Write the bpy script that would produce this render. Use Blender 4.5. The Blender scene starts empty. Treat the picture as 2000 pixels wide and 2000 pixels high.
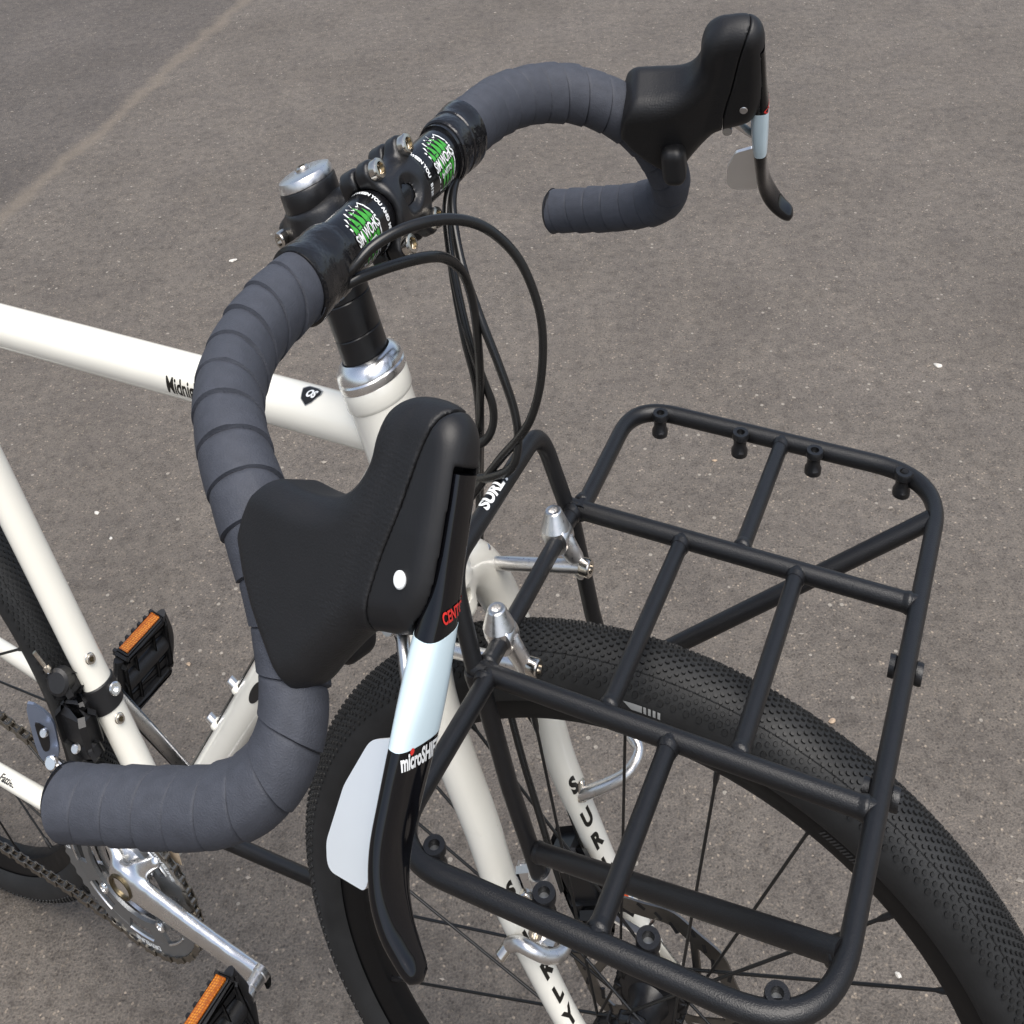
import bpy, bmesh, math, random
import numpy as np
from mathutils import Matrix, Vector

random.seed(7); rng = np.random.default_rng(7)
sc = bpy.context.scene
COL = sc.collection
A = np.array

# ------------------------------------------------------------------ bicycle proportions
# Everything is drawn in the bicycle's own frame (x forward, y rider's left, z up, metres, origin under the
# front axle) and brought to the world by one fixed matrix P3, which carries the proportions seen in the photo.
CAM_R = A([[0.9041218, 0.4244083, -0.0494095], [0.2098827, -0.5418624, -0.8138393], [-0.3721734, 0.7254397, -0.5789855]])
CAM_C = A([0.1712062, -0.5383466, 1.1749430])
F_PX, S_L = 2651.31, 0.7945974
_sq = np.eye(3) - (1 - S_L) * np.outer(CAM_R[0], CAM_R[0])
_nz = np.linalg.inv(_sq) @ A([0, 0, 1.0]); _nz /= np.linalg.norm(_nz)
_v = np.cross(_nz, [0, 0, 1.0]); _K = A([[0, -_v[2], _v[1]], [_v[2], 0, -_v[0]], [-_v[1], _v[0], 0]])
_RG = np.eye(3) + _K + _K @ _K / (1 + _nz[2])
P3 = _RG @ _sq

# ------------------------------------------------------------------ camera
cam_d = bpy.data.cameras.new('camera'); cam = bpy.data.objects.new('camera', cam_d); COL.objects.link(cam)
cam_d.sensor_width = 36; cam_d.lens = 36 * F_PX / 2000; cam_d.clip_start = 0.02; cam_d.clip_end = 500
cam_d.shift_x = 0.0019; cam_d.shift_y = -0.0020
_cr = _RG @ CAM_R.T
_m = Matrix.Identity(4)
for i in range(3):
    _m[i][0] = _cr[i, 0]; _m[i][1] = -_cr[i, 1]; _m[i][2] = -_cr[i, 2]; _m[i][3] = (P3 @ CAM_C)[i]
cam.matrix_world = _m
cam_d.dof.use_dof = False
sc.camera = cam

# ------------------------------------------------------------------ world, sun, exposure
SUN_EL, SUN_AZ = 66, 312           # azimuth of the light in degrees, measured from +x towards +y
w = bpy.data.worlds.new('World'); sc.world = w; w.use_nodes = True
nt = w.node_tree; bg = nt.nodes['Background']
sky = nt.nodes.new('ShaderNodeTexSky'); sky.sky_type = 'NISHITA'; sky.sun_disc = False
sky.sun_elevation = math.radians(SUN_EL); sky.sun_rotation = math.radians(90 - SUN_AZ)
sky.air_density = 1.0; sky.dust_density = 3.0; sky.ozone_density = 1.0
hs = nt.nodes.new('ShaderNodeHueSaturation'); hs.inputs['Saturation'].default_value = 0.75
nt.links.new(sky.outputs[0], hs.inputs['Color']); nt.links.new(hs.outputs[0], bg.inputs[0])
bg.inputs[1].default_value = 0.065
sd = bpy.data.lights.new('sun', 'SUN'); sd.energy = 1.5; sd.angle = math.radians(55); sd.color = (1.0, 0.96, 0.90)
sun = bpy.data.objects.new('sun', sd); COL.objects.link(sun)
_d = Vector((math.cos(math.radians(SUN_AZ)) * math.cos(math.radians(SUN_EL)), math.sin(math.radians(SUN_AZ)) * math.cos(math.radians(SUN_EL)), math.sin(math.radians(SUN_EL))))
sun.rotation_euler = _d.to_track_quat('Z', 'Y').to_euler(); sun.location = (0, 0, 6)
sc.view_settings.view_transform = 'Standard'; sc.view_settings.look = 'None'
sc.view_settings.exposure = 1.45; sc.view_settings.gamma = 1.0; sc.view_settings.use_curve_mapping = False
sc.cycles.max_bounces = 5; sc.cycles.diffuse_bounces = 2; sc.cycles.glossy_bounces = 3; sc.cycles.caustics_reflective = False; sc.cycles.caustics_refractive = False

# ------------------------------------------------------------------ materials
def nodes(name):
    m = bpy.data.materials.new(name); m.use_nodes = True
    t = m.node_tree; return m, t, t.nodes['Principled BSDF']

def mat(name, col, rough=0.5, metal=0.0, noise=0.0, nscale=60, bump=0.0, bscale=900, coat=0.0, rvar=0.0, spec=None, aniso=None):
    m, t, b = nodes(name)
    tc = t.nodes.new('ShaderNodeTexCoord')
    b.inputs['Base Color'].default_value = (*col, 1); b.inputs['Roughness'].default_value = rough
    b.inputs['Metallic'].default_value = metal
    if spec is not None: b.inputs['Specular IOR Level'].default_value = spec
    if coat: b.inputs['Coat Weight'].default_value = coat; b.inputs['Coat Roughness'].default_value = 0.04
    if noise or rvar:
        n = t.nodes.new('ShaderNodeTexNoise'); n.inputs['Scale'].default_value = nscale; n.inputs['Detail'].default_value = 5
        t.links.new(tc.outputs['Object'], n.inputs['Vector'])
        if noise:
            r = t.nodes.new('ShaderNodeMapRange'); r.inputs['To Min'].default_value = 1 - noise; r.inputs['To Max'].default_value = 1 + noise
            r.inputs['From Min'].default_value = 0.3; r.inputs['From Max'].default_value = 0.7
            t.links.new(n.outputs['Fac'], r.inputs['Value'])
            mx = t.nodes.new('ShaderNodeVectorMath'); mx.operation = 'SCALE'; mx.inputs[0].default_value = col
            t.links.new(r.outputs[0], mx.inputs['Scale']); t.links.new(mx.outputs[0], b.inputs['Base Color'])
        if rvar:
            r2 = t.nodes.new('ShaderNodeMapRange'); r2.inputs['To Min'].default_value = max(0.02, rough - rvar); r2.inputs['To Max'].default_value = rough + rvar
            r2.inputs['From Min'].default_value = 0.3; r2.inputs['From Max'].default_value = 0.7
            t.links.new(n.outputs['Fac'], r2.inputs['Value']); t.links.new(r2.outputs[0], b.inputs['Roughness'])
    if bump:
        n2 = t.nodes.new('ShaderNodeTexNoise'); n2.inputs['Scale'].default_value = bscale; n2.inputs['Detail'].default_value = 3
        t.links.new(tc.outputs['Object'], n2.inputs['Vector'])
        bp = t.nodes.new('ShaderNodeBump'); bp.inputs['Strength'].default_value = bump; bp.inputs['Distance'].default_value = 0.001
        t.links.new(n2.outputs['Fac'], bp.inputs['Height']); t.links.new(bp.outputs[0], b.inputs['Normal'])
    return m

M = {
 'cream': mat('cream_paint', (0.85, 0.83, 0.745), 0.22, coat=0.6, noise=0.02, nscale=25, rvar=0.04),
 'tape': mat('grey_bar_tape', (0.048, 0.0525, 0.066), 0.68, noise=0.10, nscale=180, bump=0.35, bscale=1400, spec=0.35),
 'tape_gap': mat('tape_gap', (0.010, 0.010, 0.014), 0.9),
 'electrical': mat('black_finishing_tape', (0.009, 0.009, 0.010), 0.17, noise=0.2, nscale=120, rvar=0.12, bump=0.9, bscale=130),
 'rubber': mat('black_hood_rubber', (0.0088, 0.0088, 0.0097), 0.50, noise=0.08, nscale=90, bump=0.16, bscale=1300, spec=0.4),
 'bracket': mat('black_bracket_rubber', (0.0088, 0.0088, 0.0097), 0.46, noise=0.05, nscale=90, bump=0.05, bscale=1800, spec=0.4),
 'gloss': mat('gloss_black_lever', (0.003, 0.003, 0.004), 0.045, noise=0.05),
 'band': mat('pale_blue_band', (0.62, 0.76, 0.82), 0.16, coat=0.4, noise=0.02),
 'paddle': mat('satin_aluminium', (0.92, 0.92, 0.91), 0.30, metal=0.75, noise=0.01),
 'silver': mat('brushed_silver', (0.76, 0.75, 0.74), 0.32, metal=1.0, noise=0.04, nscale=400, rvar=0.06, bump=0.06, bscale=700),
 'polished': mat('polished_aluminium', (0.88, 0.88, 0.88), 0.25, metal=1.0, noise=0.03, nscale=60, rvar=0.05),
 'bolt': mat('stainless_bolt', (0.66, 0.62, 0.56), 0.2, metal=1.0, noise=0.05, nscale=200, rvar=0.08),
 'ring': mat('grey_chainring', (0.24, 0.25, 0.26), 0.34, metal=0.8, noise=0.06, nscale=80, rvar=0.05),
 'rack': mat('black_powder_coat', (0.0062, 0.0063, 0.0072), 0.38, noise=0.1, nscale=200, bump=0.25, bscale=1500, spec=0.5),
 'black': mat('satin_black_metal', (0.009, 0.009, 0.010), 0.34, noise=0.1, nscale=100, rvar=0.06),
 'stem': mat('stem_black', (0.008, 0.008, 0.009), 0.36, noise=0.1, nscale=150, bump=0.1, bscale=1600),
 'barblack': mat('gloss_black_bar', (0.006, 0.006, 0.007), 0.16, noise=0.05, rvar=0.04),
 'cable': mat('black_cable_housing', (0.008, 0.008, 0.008), 0.28, noise=0.05, rvar=0.05),
 'tyre': mat('tyre_rubber', (0.0165, 0.0172, 0.018), 0.60, noise=0.22, nscale=45, bump=0.12, bscale=900, spec=0.35),
 'knob': mat('tyre_knob_rubber', (0.0095, 0.0098, 0.0102), 0.55, noise=0.2, nscale=70, spec=0.4),
 'rim': mat('black_rim', (0.0045, 0.0045, 0.005), 0.42, noise=0.1, nscale=90, rvar=0.05, spec=0.22),
 'spoke': mat('black_spoke', (0.007, 0.007, 0.007), 0.35, noise=0.05),
 'rotor': mat('steel_rotor', (0.23, 0.22, 0.205), 0.36, metal=1.0, noise=0.08, nscale=200),
 'plastic': mat('black_plastic', (0.0085, 0.0085, 0.0095), 0.48, noise=0.15, nscale=90, bump=0.15, bscale=900),
 'fd_blue': mat('blue_grey_metal', (0.26, 0.31, 0.42), 0.3, metal=0.7, noise=0.05),
 'chain': mat('dark_chain_steel', (0.24, 0.22, 0.19), 0.34, metal=1.0, noise=0.2, nscale=300),
 'brass': mat('bronze_bore', (0.16, 0.13, 0.08), 0.35, metal=1.0, noise=0.1),
 'kraft': mat('cardboard_tag', (0.48, 0.38, 0.27), 0.8, noise=0.08),
 'white': mat('white_print', (0.78, 0.80, 0.80), 0.4, noise=0.02),
 'greyprint': mat('grey_print', (0.30, 0.31, 0.31), 0.5, noise=0.05),
 'dimprint': mat('dark_grey_print', (0.035, 0.036, 0.037), 0.4, noise=0.05),
 'blackprint': mat('black_print', (0.010, 0.009, 0.007), 0.35, noise=0.05),
 'red': mat('red_print', (0.62, 0.03, 0.025), 0.35, noise=0.03),
 'green': mat('green_print', (0.045, 0.30, 0.035), 0.35, noise=0.1, nscale=300),
 'orange': mat('orange_print', (0.80, 0.10, 0.02), 0.4, noise=0.03),
 'bluep': mat('blue_print', (0.30, 0.42, 0.62), 0.4, noise=0.03),
}

def dimples(m):
    t = m.node_tree; b = t.nodes['Principled BSDF']; N = t.nodes.new; L = t.links.new
    tc = N('ShaderNodeTexCoord'); v = N('ShaderNodeTexVoronoi'); v.inputs['Scale'].default_value = 620; v.inputs['Randomness'].default_value = 0.35; L(tc.outputs['Object'], v.inputs['Vector'])
    n = N('ShaderNodeTexNoise'); n.inputs['Scale'].default_value = 26; n.inputs['Detail'].default_value = 1; L(tc.outputs['Object'], n.inputs['Vector'])
    r = N('ShaderNodeMapRange'); r.inputs[1].default_value = .50; r.inputs[2].default_value = .56; L(n.outputs['Fac'], r.inputs[0])
    x = N('ShaderNodeMath'); x.operation = 'MULTIPLY'; L(v.outputs['Distance'], x.inputs[0]); L(r.outputs[0], x.inputs[1])
    bp = N('ShaderNodeBump'); bp.inputs['Strength'].default_value = .22; bp.inputs['Distance'].default_value = .0005; L(x.outputs[0], bp.inputs['Height'])
    old = b.inputs['Normal'].links[0].from_socket; L(old, bp.inputs['Normal']); L(bp.outputs[0], b.inputs['Normal'])
dimples(M['rubber'])
# amber reflector with prismatic relief
def amber():
    m, t, b = nodes('amber_reflector')
    tc = t.nodes.new('ShaderNodeTexCoord')
    v = t.nodes.new('ShaderNodeTexVoronoi'); v.inputs['Scale'].default_value = 420; v.feature = 'F1'; v.inputs['Randomness'].default_value = 0.25
    t.links.new(tc.outputs['Object'], v.inputs['Vector'])
    cr = t.nodes.new('ShaderNodeValToRGB')
    cr.color_ramp.elements[0].color = (0.74, 0.28, 0.022, 1); cr.color_ramp.elements[1].color = (0.30, 0.075, 0.006, 1); cr.color_ramp.elements[1].position = 0.6
    t.links.new(v.outputs['Distance'], cr.inputs[0]); t.links.new(cr.outputs[0], b.inputs['Base Color'])
    b.inputs['Roughness'].default_value = 0.15; b.inputs['Coat Weight'].default_value = 0.5
    bp = t.nodes.new('ShaderNodeBump'); bp.inputs['Strength'].default_value = 0.6; bp.inputs['Distance'].default_value = 0.001
    t.links.new(v.outputs['Distance'], bp.inputs['Height']); t.links.new(bp.outputs[0], b.inputs['Normal'])
    return m
M['amber'] = amber()

def asphalt():
    m, t, b = nodes('worn_asphalt'); L = t.links.new; N = t.nodes.new
    tc = N('ShaderNodeTexCoord'); mp = N('ShaderNodeMapping'); mp.vector_type = 'TEXTURE'; L(tc.outputs['Object'], mp.inputs['Vector'])
    mp.inputs['Rotation'].default_value = (0, 0, math.radians(25.1)); mp.inputs['Scale'].default_value = (S_L, 1, 1)
    def noise(scale, detail=4, rough=0.6):
        n = N('ShaderNodeTexNoise'); n.inputs['Scale'].default_value = scale; n.inputs['Detail'].default_value = detail; n.inputs['Roughness'].default_value = rough
        L(mp.outputs[0], n.inputs['Vector']); return n
    def vor(scale, feat='F1'):
        v = N('ShaderNodeTexVoronoi'); v.inputs['Scale'].default_value = scale; v.feature = feat
        L(mp.outputs[0], v.inputs['Vector']); return v
    def ramp(src, stops):
        r = N('ShaderNodeValToRGB'); e = r.color_ramp.elements
        while len(e) < len(stops): e.new(0.5)
        for k, (p, c) in enumerate(stops): e[k].position = p; e[k].color = (*c, 1)
        L(src, r.inputs[0]); return r
    def mix(kind, fac, a, bb):
        x = N('ShaderNodeMix'); x.data_type = 'RGBA'; x.blend_type = kind
        if isinstance(fac, float): x.inputs[0].default_value = fac
        else: L(fac, x.inputs[0])
        for s, v in ((6, a), (7, bb)):
            if isinstance(v, tuple): x.inputs[s].default_value = (*v, 1)
            else: L(v, x.inputs[s])
        return x.outputs[2]
    base = ramp(noise(2.2, 5).outputs['Fac'], [(0.3, (0.102, 0.089, 0.077)), (0.7, (0.134, 0.119, 0.105))])
    blot = ramp(noise(38, 5, 0.7).outputs['Fac'], [(0.28, (0.62, 0.60, 0.58)), (0.5, (0.98, 0.97, 0.96)), (0.75, (1.22, 1.2, 1.17))])
    c = mix('MULTIPLY', 1.0, base.outputs[0], blot.outputs[0])
    fine = ramp(noise(330, 2, 0.7).outputs['Fac'], [(0.25, (0.45, 0.44, 0.43)), (0.5, (1.0, 1.0, 1.0)), (0.72, (1.55, 1.5, 1.42))])
    c = mix('MULTIPLY', 0.7, c, fine.outputs[0])
    pat = ramp(noise(8.5, 4, 0.65).outputs['Fac'], [(0.3, (0.86, 0.86, 0.87)), (0.6, (1.03, 1.03, 1.02)), (0.8, (1.08, 1.07, 1.05))]); c = mix('MULTIPLY', 1.0, c, pat.outputs[0])
    # aggregate: every cell of a voronoi is a stone with its own tone
    v1 = vor(235)
    sepa = N('ShaderNodeSeparateColor'); L(v1.outputs['Color'], sepa.inputs[0])
    tone = ramp(sepa.outputs[0], [(0.0, (0.55, 0.53, 0.52)), (0.55, (0.92, 0.92, 0.92)), (0.88, (1.12, 1.10, 1.07)), (0.955, (1.45, 1.40, 1.3)), (1.0, (2.5, 2.4, 2.2))])
    core = ramp(v1.outputs['Distance'], [(0.30, (1, 1, 1)), (0.62, (0, 0, 0))])
    c2 = mix('MULTIPLY', 1.0, c, tone.outputs[0])
    sg = N('ShaderNodeSeparateColor'); L(core.outputs[0], sg.inputs[0])
    c = mix('MIX', sg.outputs[0], c, c2)
    # rare pale chips
    v2 = vor(62)
    s2 = N('ShaderNodeSeparateColor'); L(v2.outputs['Color'], s2.inputs[0])
    rare = N('ShaderNodeMath'); rare.operation = 'GREATER_THAN'; L(s2.outputs[1], rare.inputs[0]); rare.inputs[1].default_value = 0.955
    near = N('ShaderNodeMath'); near.operation = 'LESS_THAN'; L(v2.outputs['Distance'], near.inputs[0]); near.inputs[1].default_value = 0.21
    both = N('ShaderNodeMath'); both.operation = 'MULTIPLY'; L(rare.outputs[0], both.inputs[0]); L(near.outputs[0], both.inputs[1])
    c = mix('MIX', both.outputs[0], c, (0.26, 0.235, 0.20))
    # joint between two lays of asphalt: a dusty pale line, darker older lay beyond it
    sp = N('ShaderNodeSeparateXYZ'); L(tc.outputs['Object'], sp.inputs[0])
    q0, q1 = (P3 @ A([-2.427, 1.432, 0]))[:2], (P3 @ A([-2.855, 3.174, 0]))[:2]
    dd = (q1 - q0) / np.linalg.norm(q1 - q0); nn = A([-dd[1], dd[0]])
    dot = N('ShaderNodeVectorMath'); dot.operation = 'DOT_PRODUCT'; L(tc.outputs['Object'], dot.inputs[0]); dot.inputs[1].default_value = (nn[0], nn[1], 0)
    wob = N('ShaderNodeMath'); wob.operation = 'MULTIPLY_ADD'; L(noise(7, 5).outputs['Fac'], wob.inputs[0]); wob.inputs[1].default_value = 0.09; wob.inputs[2].default_value = -0.045 - float(nn @ q0)
    dist = N('ShaderNodeMath'); L(dot.outputs['Value'], dist.inputs[0]); L(wob.outputs[0], dist.inputs[1])
    sgn = N('ShaderNodeMapRange'); L(dist.outputs[0], sgn.inputs[0]); sgn.inputs[1].default_value = -0.05; sgn.inputs[2].default_value = 0.05
    older = mix('MULTIPLY', 1.0, c, (0.78, 0.78, 0.80))
    c = mix('MIX', sgn.outputs[0], c, older)
    ab = N('ShaderNodeMath'); ab.operation = 'ABSOLUTE'; L(dist.outputs[0], ab.inputs[0])
    ln = N('ShaderNodeMapRange'); L(ab.outputs[0], ln.inputs[0]); ln.inputs[1].default_value = 0.005; ln.inputs[2].default_value = 0.036; ln.inputs[3].default_value = 0.42; ln.inputs[4].default_value = 0.0
    c = mix('MIX', ln.outputs[0], c, (0.20, 0.165, 0.125))
    L(c, b.inputs['Base Color']); b.inputs['Roughness'].default_value = 0.75; b.inputs['Specular IOR Level'].default_value = 0.5
    hgt = mix('ADD', 1.0, v1.outputs['Distance'], fine.outputs[0])
    bp = N('ShaderNodeBump'); bp.inputs['Strength'].default_value = 0.55; bp.inputs['Distance'].default_value = 0.0022
    L(hgt, bp.inputs['Height']); L(bp.outputs[0], b.inputs['Normal'])
    return m
M['asphalt'] = asphalt()

# ------------------------------------------------------------------ geometry helpers (all in bicycle frame)
R_T = 0.339
HA = math.radians(72); U = A([-math.cos(HA), 0, math.sin(HA)]); NRM = A([math.sin(HA), 0, math.cos(HA)])
AX = A([0, 0, R_T]); A0 = AX - 0.05 * NRM
def AXIS(h): return A0 + U * h
DL = -0.040                                   # the front end is turned this much against the frame
_c, _s = math.cos(DL), math.sin(DL); _k = U
_KK = A([[0, -_k[2], _k[1]], [_k[2], 0, -_k[0]], [-_k[1], _k[0], 0]])
RREAR = np.eye(3) + _s * _KK + (1 - _c) * _KK @ _KK
def rear(V): return (np.atleast_2d(V) - A0) @ RREAR.T + A0

class G:
    """collects vertices and faces in the bicycle frame"""
    def __init__(s): s.v = []; s.f = []; s.n = 0
    def add(s, v, f):
        v = np.atleast_2d(np.asarray(v, float)); s.v.append(v); s.f += [tuple(int(i) + s.n for i in q) for q in f]; s.n += len(v); return s
    def tube(s, path, r, n=16, caps=True, closed=False, twist=None, flat=1.0):
        p = np.asarray(path, float); k = len(p)
        r = np.broadcast_to(np.asarray(r, float), (k,))
        if closed: t = np.roll(p, -1, 0) - np.roll(p, 1, 0)
        else: t = np.gradient(p, axis=0)
        t /= np.linalg.norm(t, axis=1)[:, None]
        a = A([0, 0, 1.0]) if abs(t[0][2]) < 0.9 else A([0, 1.0, 0])
        nrm = a - t[0] * (a @ t[0]); nrm /= np.linalg.norm(nrm)
        th = np.linspace(0, 2 * math.pi, n, endpoint=False); V = []
        for i in range(k):
            nrm = nrm - t[i] * (nrm @ t[i]); nrm /= np.linalg.norm(nrm); b = np.cross(t[i], nrm)
            V.append(p[i] + r[i] * (np.outer(np.cos(th), nrm) + flat * np.outer(np.sin(th), b)))
        V = np.concatenate(V); F = []
        for i in range(k if closed else k - 1):
            j = (i + 1) % k
            for q in range(n):
                F.append((i * n + q, i * n + (q + 1) % n, j * n + (q + 1) % n, j * n + q))
        if caps and not closed:
            F.append(tuple(range(n - 1, -1, -1))); F.append(tuple((k - 1) * n + q for q in range(n)))
        return s.add(V, F)
    def lathe(s, prof, o, ax, n=32, closed=False):
        ax = np.asarray(ax, float); ax = ax / np.linalg.norm(ax)
        a = A([0, 0, 1.0]) if abs(ax[2]) < 0.9 else A([1.0, 0, 0])
        e1 = np.cross(a, ax); e1 /= np.linalg.norm(e1); e2 = np.cross(ax, e1)
        th = np.linspace(0, 2 * math.pi, n, endpoint=False); V = []; F = []; k = len(prof)
        for r, h in prof: V.append(np.asarray(o) + ax * h + r * (np.outer(np.cos(th), e1) + np.outer(np.sin(th), e2)))
        for i in range(k if closed else k - 1):
            j = (i + 1) % k
            for q in range(n): F.append((i * n + q, i * n + (q + 1) % n, j * n + (q + 1) % n, j * n + q))
        if not closed:
            if prof[0][0] > 1e-6: F.append(tuple(range(n - 1, -1, -1)))
            if prof[-1][0] > 1e-6: F.append(tuple((k - 1) * n + q for q in range(n)))
        return s.add(np.concatenate(V), F)
    def box(s, c, ax, half, bev=0.0):
        ax = [np.asarray(a, float) / np.linalg.norm(a) for a in ax]; c = np.asarray(c, float); h = np.asarray(half, float)
        if bev <= 0:
            V = [c + sx * h[0] * ax[0] + sy * h[1] * ax[1] + sz * h[2] * ax[2] for sx in (-1, 1) for sy in (-1, 1) for sz in (-1, 1)]
            F = [(0, 1, 3, 2), (4, 6, 7, 5), (0, 4, 5, 1), (2, 3, 7, 6), (0, 2, 6, 4), (1, 5, 7, 3)]
            return s.add(V, F)
        # chamfered box: outline with cut corners, extruded with inset ends
        P = []
        for sx, sy in ((-1, -1), (1, -1), (1, 1), (-1, 1)):
            a = (sx * (h[0] - bev), sy * h[1]); b2 = (sx * h[0], sy * (h[1] - bev))
            P += [a, b2] if sx * sy > 0 else [b2, a]
        V = []
        for z, ins in ((-h[2], bev), (-h[2] + bev, 0), (h[2] - bev, 0), (h[2], bev)):
            for x, y in P:
                V.append(c + (x - math.copysign(min(ins, abs(x)), x)) * ax[0] + (y - math.copysign(min(ins, abs(y)), y)) * ax[1] + z * ax[2])
        F = []
        for i in range(3):
            for q in range(8): F.append((i * 8 + q, i * 8 + (q + 1) % 8, i * 8 + 8 + (q + 1) % 8, i * 8 + 8 + q))
        F.append(tuple(range(7, -1, -1))); F.append(tuple(24 + q for q in range(8)))
        return s.add(V, F)
    def prism(s, poly, o, e1, e2, h0, h1, bev=0.0):
        """extrude a 2-D polygon (in e1,e2) along e1 x e2 from h0 to h1"""
        e1 = np.asarray(e1, float); e2 = np.asarray(e2, float); ez = np.cross(e1, e2); k = len(poly); p = A(poly, float)
        c = p.mean(0); L = [(h0, bev), (h0 + bev, 0), (h1 - bev, 0), (h1, bev)] if bev else [(h0, 0), (h1, 0)]
        V = []
        for h, ins in L:
            d = p - c; ln = np.linalg.norm(d, axis=1)[:, None]; q = p - d / np.maximum(ln, 1e-9) * ins
            V.append(np.asarray(o) + np.outer(q[:, 0], e1) + np.outer(q[:, 1], e2) + ez * h)
        F = []
        for i in range(len(L) - 1):
            for q in range(k): F.append((i * k + q, i * k + (q + 1) % k, (i + 1) * k + (q + 1) % k, (i + 1) * k + q))
        F.append(tuple(range(k - 1, -1, -1))); F.append(tuple((len(L) - 1) * k + q for q in range(k)))
        return s.add(np.concatenate(V), F)

def new_mesh(name, V, F, m, smooth=40):
    me = bpy.data.meshes.new(name); me.from_pydata([tuple(v) for v in V], [], F); me.validate(clean_customdata=False)
    me.materials.append(M[m] if isinstance(m, str) else m)
    if smooth:
        me.shade_smooth(); me.set_sharp_from_angle(angle=math.radians(smooth))
    me.update(); return me

def part(name, g, m, parent, space='F', smooth=40, label=None, kind=None):
    V = np.concatenate(g.v)
    if space == 'R': V = rear(V)
    V = V @ P3.T
    o = bpy.data.objects.new(name, new_mesh(name, V, g.f, m, smooth)); COL.objects.link(o); o.parent = parent
    if label: o['label'] = label
    if kind: o['kind'] = kind
    return o

def group(name, parent):
    o = bpy.data.objects.new(name, None); COL.objects.link(o); o.parent = parent; o.empty_display_size = 0.05; return o

def spline(pts, n=10, closed=False):
    p = A(pts, float); k = len(p); out = []
    idx = range(k if closed else k - 1)
    for i in idx:
        g_ = (lambda j: p[j % k]) if closed else (lambda j: p[j] if 0 <= j < k else (2 * p[0] - p[1] if j < 0 else 2 * p[-1] - p[-2]))
        a, b, c, d = g_(i - 1), g_(i), g_(i + 1), g_(i + 2)
        for q in range(n):
            t = q / n
            out.append(0.5 * ((2 * b) + (c - a) * t + (2 * a - 5 * b + 4 * c - d) * t * t + (3 * b - a - 3 * c + d) * t ** 3))
    if not closed: out.append(p[-1])
    return A(out)

def resample(p, step):
    p = A(p); s = np.r_[0, np.cumsum(np.linalg.norm(np.diff(p, axis=0), axis=1))]
    n = max(2, int(s[-1] / step) + 1); t = np.linspace(0, s[-1], n)
    return np.stack([np.interp(t, s, p[:, i]) for i in range(p.shape[1])], 1)

def fillet(pts, r, n=8):
    p = [A(q, float) for q in pts]; out = [p[0]]
    for i in range(1, len(p) - 1):
        a = p[i - 1] - p[i]; b = p[i + 1] - p[i]; la, lb = np.linalg.norm(a), np.linalg.norm(b); a /= la; b /= lb
        rr = r[i - 1] if isinstance(r, (list, tuple)) else r
        ang = math.acos(max(-1, min(1, float(a @ b)))); t = min(rr / math.tan(ang / 2), 0.48 * la, 0.48 * lb) if ang < 3.1 else 0
        if t < 1e-6: out.append(p[i]); continue
        A1, B1 = p[i] + a * t, p[i] + b * t
        for q in range(n + 1):
            u_ = q / n; out.append((1 - u_) ** 2 * A1 + 2 * u_ * (1 - u_) * p[i] + u_ * u_ * B1)
    out.append(p[-1]); return A(out)

# --- implicit surfaces by naive surface nets
def smin(a, b, k): h = np.clip(0.5 + 0.5 * (b - a) / k, 0, 1); return b * (1 - h) + a * h - k * h * (1 - h)
def smax(a, b, k): return -smin(-a, -b, k)
def s_caps(P, a, b, ra, rb=None):
    rb = ra if rb is None else rb; a = A(a, float); b = A(b, float); d = b - a
    t = np.clip(((P - a) @ d) / (d @ d), 0, 1); return np.linalg.norm(P - a - t[..., None] * d, axis=-1) - (ra + (rb - ra) * t)
def s_cyl(P, a, b, r, rnd=0.002):
    a = A(a, float); b = A(b, float); d = b - a; L = np.linalg.norm(d); d = d / L; q = P - a; h = q @ d
    rad = np.linalg.norm(q - h[..., None] * d, axis=-1); dx = rad - r + rnd; dy = np.abs(h - L / 2) - L / 2 + rnd
    return np.minimum(np.maximum(dx, dy), 0) + np.hypot(np.maximum(dx, 0), np.maximum(dy, 0)) - rnd
def s_box(P, c, ax, half, rnd=0.002):
    q = np.abs(np.stack([(P - A(c)) @ (A(a, float) / np.linalg.norm(a)) for a in ax], -1)) - A(half) + rnd
    return np.linalg.norm(np.maximum(q, 0), axis=-1) + np.minimum(q.max(-1), 0) - rnd
def s_poly(x, y, poly):
    p = A(poly, float); d = np.full(x.shape, 1e9); sgn = np.ones(x.shape)
    for i in range(len(p)):
        a, b = p[i], p[i - 1]; e = b - a; wx, wy = x - a[0], y - a[1]
        t = np.clip((wx * e[0] + wy * e[1]) / (e @ e), 0, 1); bx, by = wx - e[0] * t, wy - e[1] * t
        d = np.minimum(d, bx * bx + by * by)
        c1 = y >= a[1]; c2 = y < b[1]; c3 = e[0] * wy > e[1] * wx
        flip = (c1 & c2 & c3) | (~c1 & ~c2 & ~c3); sgn = np.where(flip, -sgn, sgn)
    return sgn * np.sqrt(d)
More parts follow.
